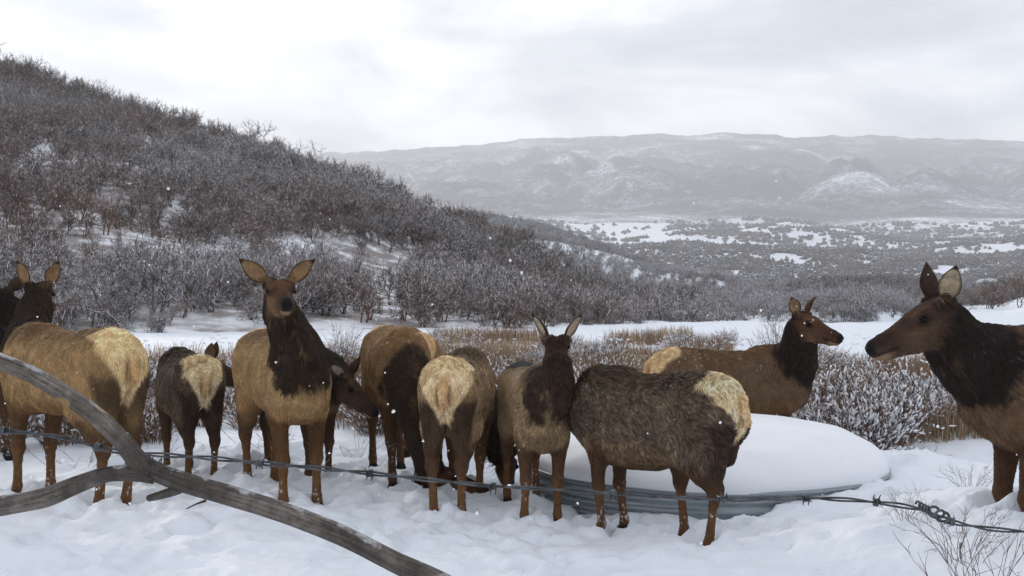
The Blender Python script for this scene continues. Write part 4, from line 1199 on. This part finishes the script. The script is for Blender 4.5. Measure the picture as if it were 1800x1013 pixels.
M_BRANCH.bump(M_BRANCH.math('ADD', _bn.outputs['Fac'], M_BRANCH.math('MULTIPLY', _bi, 0.6)), 1.0, 0.006)
_ck = M_BRANCH.n('ShaderNodeTexNoise', i_Scale=0.8, i_Detail=2.0); M_BRANCH.l(_bk, _ck.inputs['Vector'])
_ckm = M_BRANCH.maprange(M_BRANCH.math('ABSOLUTE', M_BRANCH.math('SUBTRACT', _ck.outputs['Fac'], 0.52)), 0.0, 0.014, 0.85, 0.0)
M_BRANCH.color(M_BRANCH.mix(_ckm, _bc, (0.012, 0.010, 0.009)))
DB = 1.25
def limb(pts, rads, n=70, sides=28, seed=0, end_round=True):
    """pts rows (x_px, y_px, distance); rads in metres"""
    P = np.array([at(*p) for p in pts]); t = np.linspace(0, 1, len(P)); tt = np.linspace(0, 1, n)
    C = np.stack([np.interp(tt, t, P[:, k]) for k in range(3)], 1)
    kk = np.hanning(13); kk /= kk.sum()
    for k in range(3):
        e0 = 2 * C[0, k] - C[6:0:-1, k]; e1 = 2 * C[-1, k] - C[-2:-8:-1, k]
        C[:, k] = np.convolve(np.concatenate([e0, C[:, k], e1]), kk, 'valid')
    r = np.interp(tt, t, rads) * 0.62
    tan = np.gradient(C, axis=0); tan /= np.linalg.norm(tan, axis=1)[:, None]
    a = np.cross(tan, (0, 1, 0.0)); a /= np.linalg.norm(a, axis=1)[:, None]; b = np.cross(a, tan)
    ang = np.linspace(0, 2 * np.pi, sides, endpoint=False)
    s = np.concatenate([[0], np.cumsum(np.linalg.norm(np.diff(C, axis=0), axis=1))])
    A, S = np.meshgrid(ang, s); rr = r[:, None] * (1 + 0.09 * fbm(np.cos(A) * 1.2 + seed * 7, np.sin(A) * 1.2, S * 9, 3) + 0.035 * fbm(np.cos(A) * 5 + seed, np.sin(A) * 5, S * 22, 2))
    if end_round: rr[-1] *= 0.55; rr[0] *= 0.8
    V = C[:, None, :] + rr[..., None] * (np.cos(A)[..., None] * a[:, None, :] + np.sin(A)[..., None] * b[:, None, :])
    grain = np.stack([np.cos(A) * 5 + seed * 3, np.sin(A) * 5, S * 22], -1)
    V = V.reshape(-1, 3); grain = grain.reshape(-1, 3)
    i = np.arange(n - 1)[:, None] * sides; j = np.arange(sides)[None, :]; k = (j + 1) % sides
    q = np.stack([i + j, i + k, i + sides + k, i + sides + j], -1).reshape(-1, 4)
    V = np.concatenate([V, C[:1], C[-1:]]); grain = np.concatenate([grain, grain[:1], grain[-1:]])
    nV = n * sides; jj = np.arange(sides)
    t3 = np.concatenate([np.stack([np.full(sides, nV), (jj + 1) % sides, jj], 1), np.stack([np.full(sides, nV + 1), (n - 1) * sides + jj, (n - 1) * sides + (jj + 1) % sides], 1)])
    me = mesh_np('limb', V, [q, t3], [M_BRANCH.m])
    at_ = me.attributes.new('grain', 'FLOAT_VECTOR', 'POINT'); at_.data.foreach_set('vector', grain.astype(np.float32).ravel())
    return me
px2m = DB / F
branch = add('dead_branch', None, label='grey weathered forked dead branch crossing in front of the tan cow', cat='branch')
add('main_limb', limb([(215, 765, DB), (238, 802, DB), (262, 824, DB), (290, 836, DB), (320, 847, DB), (400, 870, DB), (500, 901, DB - .02), (600, 939, DB - .03), (690, 986, DB - .04), (780, 1026, DB - .05), (880, 1085, DB - .06)],
                      [20 * px2m, 24 * px2m, 27 * px2m, 27 * px2m, 28 * px2m, 28 * px2m, 27 * px2m, 28 * px2m, 29 * px2m, 30 * px2m, 30 * px2m], 110, seed=1), branch)
add('limb', limb([(-260, 560, DB), (-120, 588, DB), (-20, 628, DB), (60, 660, DB), (130, 703, DB), (180, 740, DB), (215, 775, DB), (238, 806, DB), (258, 832, DB)],
                 [19 * px2m, 21 * px2m, 23 * px2m, 24 * px2m, 26 * px2m, 27 * px2m, 26 * px2m, 28 * px2m, 24 * px2m], 90, seed=2), branch)
add('limb', limb([(-260, 925, DB), (-120, 912, DB), (0, 890, DB), (80, 876, DB), (140, 850, DB), (190, 832, DB), (240, 830, DB), (275, 838, DB)],
                 [23 * px2m, 25 * px2m, 27 * px2m, 26 * px2m, 24 * px2m, 22 * px2m, 25 * px2m, 22 * px2m], 80, seed=3), branch)
add('stub', limb([(318, 858, DB), (296, 866, DB), (276, 872, DB), (258, 877, DB)], [15 * px2m, 14 * px2m, 12 * px2m, 9 * px2m], 24, 16, seed=4), branch)
add('twig', limb([(362, 880, DB), (345, 886, DB), (327, 895, DB)], [4 * px2m, 2.6 * px2m, 1.6 * px2m], 20, 8, seed=5), branch)
# the tie wire round the fork
M_WIRE = Mat('old_fence_wire', 0.5, (0.13, 0.145, 0.155), 0.4)
M_WIRE.b.inputs['Metallic'].default_value = 0.55
_w = M_WIRE.noise(60, 4); M_WIRE.color(M_WIRE.ramp(_w, [(0.35, (0.035, 0.033, 0.033)), (0.55, (0.085, 0.092, 0.10)), (0.75, (0.16, 0.17, 0.175))]))
def helix_around(p, axis, rad, wire, turns, pitch, n=60):
    axis = unit(axis); a = unit(np.cross(axis, (0, 1.0, 0.2))); b = np.cross(axis, a)
    t = np.linspace(0, turns * 2 * np.pi, n)
    g = Geo(); g.tube(p + rad * (np.cos(t)[:, None] * a + np.sin(t)[:, None] * b) + axis * (t / 6.283 * pitch - turns * pitch / 2)[:, None], wire, 7)
    return g
g = helix_around(at(272, 824, DB), (at(330, 800, DB) - at(250, 870, DB)) * 0 + np.array((0.9, 0, -0.28)), 0.0125, 0.0009, 1.15, 0.008)
tie = add('tie_wire', g.mesh('tie_wire', [M_WIRE.m]), label='thin wire tied round the fork of the dead branch', cat='wire')

# ------------------------------------------------------------------ barbed wire: two twisted strands and barbs
DW = 1.302
WPX = np.array([(-300, 735), (-120, 748), (0, 757), (60, 762), (110, 769), (160, 783), (200, 793), (240, 797), (285, 800), (340, 803), (400, 808), (455, 814), (560, 823), (650, 832), (750, 843), (870, 855), (1000, 862), (1130, 872),
                (1270, 879), (1340, 878), (1410, 875), (1500, 879), (1580, 888), (1625, 897), (1650, 911), (1690, 922), (1740, 930), (1800, 935), (1950, 941), (2150, 944)], float)
WP = np.array([at(x, y, DW) for x, y in WPX])
def resample(P, step):
    s = np.concatenate([[0], np.cumsum(np.linalg.norm(np.diff(P, axis=0), axis=1))])
    t = np.arange(0, s[-1], step)
    C = np.stack([np.interp(t, s, P[:, k]) for k in range(3)], 1)
    kk = np.hanning(25); kk /= kk.sum()
    for k in range(3):
        C[:, k] = np.convolve(np.pad(C[:, k], 12, 'reflect', reflect_type='odd'), kk, 'valid')
    return C, t
WC, WS = resample(WP, 0.0012)
wire = add('barbed_wire', None, label='twisted two-strand barbed wire strung across the foreground', cat='barbed wire')
fray = np.exp(-((WC[:, 0] - at(1630, 0, DW)[0]) / 0.045) ** 2)      # the slack splice
loose = 0.85 + 0.3 * vnoise(WS * 9, 0.5) + 0.7 * fray
for ph in (0, math.pi):
    a = WS / 0.060 * 2 * math.pi * 0.5 + ph
    off = np.stack([np.zeros_like(a), np.cos(a), np.sin(a)], 1) * (0.0018 * loose)[:, None]
    g = Geo(); g.tube(WC + off, 0.00125, 7)
    add('strand', g.mesh('wire_strand', [M_WIRE.m]), wire)
def barb(rs):
    g = Geo()
    for k in range(2):
        t = np.linspace(0, 2.0 * 2 * np.pi, 44)
        h = (t / 6.283 - 1.0) * 0.0028 + (k - 0.5) * 0.0016
        P = np.stack([h, np.cos(t + k * 1.57) * 0.0035, np.sin(t + k * 1.57) * 0.0035], 1)
        d0 = np.array((rs.uniform(-.4, .1), *(P[0, 1:] / 0.0035))) ; d1 = np.array((rs.uniform(-.1, .4), *(P[-1, 1:] / 0.0035)))
        P = np.concatenate([[P[0] + unit(d0) * 0.0065], P, [P[-1] + unit(d1) * 0.0065]])
        g.tube(P, np.concatenate([[0.0004], np.full(44, 0.0012), [0.0004]]), 6)
    return g.mesh('barb', [M_WIRE.m])
brs = np.random.default_rng(5)
BARB = [barb(brs) for _ in range(3)]
for k, bx in enumerate((-180, 5, 172, 455, 650, 867, 1078, 1272, 1416, 1540, 1672, 1820, 1990)):
    i = np.argmin(np.abs(WC[:, 0] - at(bx, 0, DW)[0]))
    d = WC[min(i + 4, len(WC) - 1)] - WC[i - 4 if i >= 4 else 0]
    o = add('barb', BARB[k % 3], wire, loc=WC[i])
    o.rotation_euler = (brs.uniform(0, 6.28), -math.atan2(d[2], d[0]), 0)
# the splice: loops of wire wound back on themselves
g = Geo()
c0 = at(1640, 899, DW - 0.004)
t = np.linspace(0, 2 * np.pi * 2.2, 70)
g.tube(np.stack([c0[0] + 0.0070 * np.cos(t) + 0.0009 * t, c0[1] + 0.004 * np.sin(t * 0.5), c0[2] + 0.0055 * np.sin(t) - 0.0005 * t], 1), 0.0016, 7)
t = np.linspace(0, 2 * np.pi * 4, 90)
c1 = at(1628, 893, DW)
g.tube(np.stack([c1[0] - 0.010 + t * 0.0006, c1[1] + 0.0045 * np.cos(t), c1[2] + 0.0035 - t * 0.0003 + 0.0045 * np.sin(t)], 1), 0.0013, 6)
add('splice', g.mesh('wire_splice', [M_WIRE.m]), wire)

# ------------------------------------------------------------------ willow shrubs, dry grass, twigs
M_SNOWCLUMP = Mat('snow_clumps', 0.6, (0.84, 0.86, 0.90), 0.2)
M_WILLOW = Mat('willow_stems', 0.8, (0.13, 0.07, 0.05), 0.2)
M_WILLOW.color(M_WILLOW.n('ShaderNodeAttribute', attribute_name='col').outputs['Color'])
def willow(seed, h, n, spread, snow, palette, r0=0.0048, branch_n=4, curl=0.28, clump=0.018, lean=(0, 0)):
    """upright stems that fork; snow > 0 puts clumps on the twigs. Returns stem mesh, snow mesh or None"""
    r = np.random.default_rng(seed); g, s = Geo(), Geo()
    for k in range(n):
        a = r.uniform(0, 6.28); b = r.uniform(0, 1) ** 0.7
        base = np.array((math.cos(a), math.sin(a), 0)) * b * spread * 0.35 - (0, 0, 0.04)
        d = unit(np.array((math.cos(a) * b * spread / h * 0.9 + lean[0], math.sin(a) * b * spread / h * 0.9 + lean[1], 1.0)))
        L = h * r.uniform(0.6, 1.0)
        c = np.array(palette[r.integers(0, len(palette))]) * r.uniform(0.75, 1.3)
        P = [base]
        for i in range(5):
            d = unit(d + r.normal(0, curl * 0.5, 3)); P.append(P[-1] + d * L / 5)
        P = np.array(P); g.tube(P, np.linspace(r0, r0 * 0.35, 6), 3, cap=False, c=c)
        tips = [P]
        for j in range(branch_n):
            i = r.integers(1, 5); q = P[i] + (P[i + 1] - P[i]) * r.random()
            dd = unit(unit(P[i + 1] - P[i]) + r.normal(0, 0.45, 3)); l2 = L * r.uniform(0.15, 0.38)
            B = np.array([q, q + dd * l2 * 0.5, q + dd * l2 * 0.5 + unit(dd + r.normal(0, curl, 3)) * l2 * 0.5])
            g.tube(B, (r0 * 0.6, r0 * 0.5, r0 * 0.3), 3, cap=False, c=c); tips.append(B)
        for T in tips:
            for i in range(1, len(T)):
                for rep in range(2):
                    if r.random() < snow:
                        p = T[i - 1] + (T[i] - T[i - 1]) * r.random()
                        if p[2] < h * 0.12: continue
                        v, f_ = ICO1
                        sz_ = clump * r.uniform(0.5, 1.25)
                        ax = unit(T[i] - T[i - 1])
                        vv = v * (1 + 0.25 * r.standard_normal((len(v), 1)))
                        vv = vv * sz_ * 0.62 + np.outer(vv @ ax, ax) * sz_ * r.uniform(0.8, 2.4)
                        s.add(vv + p + (0, 0, sz_ * 0.45), None, f_)
    return g.mesh('willow_stems', [M_WILLOW.m]), (s.mesh('willow_snow', [M_SNOWCLUMP.m]) if s.n else None)
RED = [(0.16, 0.075, 0.055), (0.12, 0.065, 0.05), (0.20, 0.11, 0.075), (0.09, 0.055, 0.045)]
TAN = [(0.30, 0.20, 0.11), (0.36, 0.25, 0.13), (0.22, 0.13, 0.08), (0.40, 0.27, 0.14)]
GREY = [(0.10, 0.075, 0.062), (0.15, 0.11, 0.09), (0.20, 0.15, 0.12)]
def place_willow(pair, x, y, d, scale, label, group, rot, cat='shrub', zoff=0.0):
    p = at(x, y, d); p[2] = ground_z(p[0], p[1]) + zoff
    o = add('willow_shrub', None, loc=p, label=label, cat=cat, group=group)
    o.rotation_euler = (0, 0, rot); o.scale = (scale,) * 3
    add('stems', pair[0], o)
    if pair[1]: add('snow', pair[1], o, kind='stuff')
    return o
wrs = np.random.default_rng(21)
WSN = [willow(400 + i, 0.85, 130, 0.55, 0.17, RED + GREY + TAN[:1], r0=0.005, branch_n=5) for i in range(3)]       # snow laden
WLG = [willow(420 + i, 0.70, 85, 0.60, 0.06, RED + RED + GREY + TAN, r0=0.005, branch_n=4) for i in range(4)]            # lightly dusted
WBARE = [willow(440 + i, 1.1, 34, 0.6, 0.05, GREY + RED[:2], r0=0.006, branch_n=6) for i in range(2)]
# big snow-laden clump right of the tank, behind
for k, (x, d, s) in enumerate([(1418, 12.7, 0.76), (1468, 12.4, 0.88), (1520, 12.1, 0.92), (1560, 12.5, 0.86), (1600, 13.0, 0.76), (1500, 13.4, 0.9), (1455, 13.6, 0.88), (1645, 13.4, 0.62), (1560, 13.9, 0.85)]):
    place_willow(WSN[k % 3], x, 0, d, s, 'snow-laden willow in the clump between the two right-hand cows', 'snow-laden willows right of the tank', wrs.uniform(0, 6))
# low band of willow and scrub across the meadow
for k in range(330):
    d = math.exp(wrs.uniform(math.log(13.2), math.log(36)))
    x = wrs.uniform(-60, 1800)
    if x < 300: d = wrs.uniform(12.0, 17.0)
    elif x < 760 and d > 22: continue
    if 1090 < x < 1400 and d < 14: continue
    if x > 1640 and d < 15 or x > 1280 and d > 25: continue
    s = wrs.uniform(0.6, 1.05) * (0.85 if d > 20 else 0.95)
    where = [t for lim, t in ((250, 'behind the tan cow'), (400, 'behind the small calf'), (600, 'behind the cow facing camera'), (760, 'behind the feeding brown elk'), (900, 'behind the yearling'), (1030, 'behind the calf with raised head'), (1400, 'beyond the cow behind the tank'), (1640, 'beyond the snow-laden willow clump'), (9999, 'beyond the large cow head')) if x < lim][0]
    far_ = d > 20
    lab = ('low reddish willow far out in the dry grass ' if far_ else 'low twiggy willow in the near thicket ') + where
    place_willow(WLG[k % 4] if wrs.random() < 0.88 else WSN[k % 3], x, 0, d, s, lab, ('far willows ' if far_ else 'near willows ') + where, wrs.uniform(0, 6))
for x, d, s, lab in [(1370, 27, 1.05, 'tall bare bush at the edge of the far snowfield beside the cow behind the tank'), (600, 27, 0.8, 'small bare bush on open snow behind the cow facing camera'), (1345, 24, 0.8, 'shorter bare bush at the edge of the far snowfield')]:
    place_willow(WBARE[0], x, 0, d, s, lab, None, wrs.uniform(0, 6))

# dry grass of the meadow
M_GRASS = Mat('dry_grass', 0.8, (0.4, 0.28, 0.15), 0.2)
M_GRASS.color(M_GRASS.n('ShaderNodeAttribute', attribute_name='col').outputs['Color'])
def grass_field():
    n = 240000
    d = np.exp(wrs.uniform(math.log(12.6), math.log(40), n)); x = wrs.uniform(-150, 1950, n)
    X = (x - CX) / F * d
    den = sstep(-0.35, 0.25, fbm(X * 0.5, d * 0.28, 6.0, 3) + np.interp(x, [0, 400, 760, 900, 1200, 1750], [-0.30, -0.25, -0.1, 0.05, 0.1, 0.35]) + np.interp(d, [12, 14, 30, 40], [-0.35, 0.1, 0.1, -0.4]))
    den *= 1 - sstep(20, 30, d) * (x < 760)
    keep = wrs.random(n) < den
    keep &= ~((d > np.interp(x, [1180, 1300], [45, 25])))
    keep &= ~((d < 13.3) & (x > 1050) & (x < 1420))
    X, d = X[keep], d[keep]; n = len(X)
    Z = ground_z(X, d) - 0.02
    h = wrs.uniform(0.18, 0.52, n); w = wrs.uniform(0.003, 0.006, n) * np.interp(d, [12, 40], [1, 2.2])
    a = wrs.uniform(0, 6.28, n); le = wrs.uniform(0.05, 0.6, n) * h
    b = a + wrs.normal(1.5, 0.5, n)
    P = np.stack([X, d, Z], 1); side = np.stack([np.cos(b), np.sin(b), 0 * b], 1) * w[:, None]; lean = np.stack([np.cos(a), np.sin(a), 0 * a], 1)
    mid = P + lean * (le * 0.35)[:, None] + np.array((0, 0, 1)) * (h * 0.6)[:, None]; tip = P + lean * le[:, None] + np.array((0, 0, 1)) * h[:, None]
    V = np.stack([P - side, P + side, mid - side * .8, mid + side * .8, tip], 1).reshape(-1, 3)
    i = np.arange(n)[:, None] * 5
    me = mesh_np('dry_grass', V, [i + np.array((0, 1, 3, 2)), i + np.array((2, 3, 4))], [M_GRASS.m], smooth=False)
    t = wrs.random(n) + 0.25 * fbm(X * 0.3, d * 0.2, 2.0, 2)
    pal = np.array([(0.16, 0.09, 0.07), (0.27, 0.175, 0.115), (0.36, 0.26, 0.165), (0.46, 0.37, 0.25)])
    c = np.stack([np.interp(t, [0.0, 0.35, 0.7, 1.0], pal[:, k]) for k in range(3)], 1) * wrs.uniform(0.8, 1.15, n)[:, None]
    point_color(me, 'col', np.repeat(c, 5, 0))
    add('dry_grass', me, kind='stuff', label='dry tan grass poking through the snow of the meadow')
grass_field()
# snow lying in tufts over the grass
def grass_snow():
    g = Geo()
    for k in range(1500):
        d = math.exp(wrs.uniform(math.log(14), math.log(36))); x = wrs.uniform(-60, 1850)
        if d < 14.5 and x > 1040: continue
        p = at(x, 0, d); p[2] = ground_z(p[0], p[1]) + wrs.uniform(0.02, 0.26)
        v, f_ = ICO1
        s_ = wrs.uniform(0.02, 0.055) * np.array((1.6, 1.3, 0.7))
        g.add(v * (1 + 0.3 * wrs.standard_normal((len(v), 1))) * s_ + p, None, f_)
    add('snow_tufts', g.mesh('snow_tufts', [M_SNOWCLUMP.m]), kind='stuff', label='small clots of snow caught in the dry grass')
grass_snow()

# bare twigs standing in the snow, right foreground
TW = [willow(460 + i, 0.62, 20, 0.55, 0.02, [(0.11, 0.06, 0.05), (0.14, 0.085, 0.07), (0.09, 0.06, 0.055)], r0=0.0034, branch_n=5, curl=0.30, clump=0.008) for i in range(3)]
for k, (x, d, s, lab) in enumerate([
        (1735, 5.6, 0.85, 'bare reddish twig bush in the snow before the right-hand cow'), (1690, 6.3, 0.62, 'thin bare twigs left of the right-hand cow foreleg'),
        (1790, 5.0, 0.72, 'dense bare twigs at the lower right corner'), (1590, 7.0, 0.38, 'sparse little twigs beside the right end of the tank'), (1705, 8.2, 0.42, 'low bare twigs behind the right-hand cow chest'), (1640, 5.4, 0.30, 'few thin stalks in the snow above the wire splice'), (1770, 4.3, 0.5, 'bare twigs in front of the wire at lower right')]):
    place_willow(TW[k % 3], x, 0, d, s, lab, None, wrs.uniform(0, 6), cat='twigs')
# long arching twigs at the snow-laden clump
TW2 = willow(480, 0.5, 12, 0.9, 0.05, GREY, r0=0.003, branch_n=4, clump=0.008)
for x, d, lab in [(1590, 11.6, 'low arching bare twigs at the foot of the snow-laden willows'), (255, 11.6, 'thin bare twigs standing in snow behind the small calf'), (470, 11.9, 'thin bare twigs behind the cow facing camera'), (620, 11.8, 'small bare twigs under the head of the dark calf'), (140, 10.9, 'small bare twigs between the legs of the tan cow')]:
    place_willow(TW2, x, 0, d, 0.8, lab, None, wrs.uniform(0, 6), cat='twigs')

# ------------------------------------------------------------------ falling snow
M_FLAKE = Mat('snowflake', 0.6, (0.88, 0.89, 0.92), 0.2)
g = Geo()
frs = np.random.default_rng(77)
for k in range(230):
    d = frs.uniform(2.6, 9.5) ** 1.0
    x, y = frs.uniform(-200, 2000), frs.uniform(300, 980)
    v, f_ = ICO1
    p = at(x, y, d)
    if p[2] < 0.12: continue
    g.add(v * frs.uniform(0.0022, 0.0050) * (1 + 0.3 * frs.standard_normal((len(v), 1))) + p, None, f_)
add('falling_snow', g.mesh('falling_snow', [M_FLAKE.m]), kind='stuff', label='sparse snowflakes drifting in the air')

# ------------------------------------------------------------------ air
hz = Mat('haze_air')
hz.nt.nodes.remove(hz.b)
pv = hz.nt.nodes.new('ShaderNodeVolumePrincipled')
pv.inputs['Color'].default_value = (0.955, 0.975, 1.0, 1)
pv.inputs['Density'].default_value = 0.00022
pv.inputs['Anisotropy'].default_value = 0.35
hz.l(pv.outputs[0], [n for n in hz.nt.nodes if n.type == 'OUTPUT_MATERIAL'][0].inputs['Volume'])
zmin = min(FZ.min(), -5) - 3
x0, x1_, y0, y1_, z1 = -6500, 6500, -320, 6700, float(FZ.max()) + 25
hv = np.array([(x, y, z) for x in (x0, x1_) for y in (y0, y1_) for z in (zmin, z1)])
hf = np.array([(0, 1, 3, 2), (4, 6, 7, 5), (0, 4, 5, 1), (2, 3, 7, 6), (0, 2, 6, 4), (1, 5, 7, 3)])
add('haze', mesh_np('haze', hv, hf, [hz.m], smooth=False), kind='stuff')
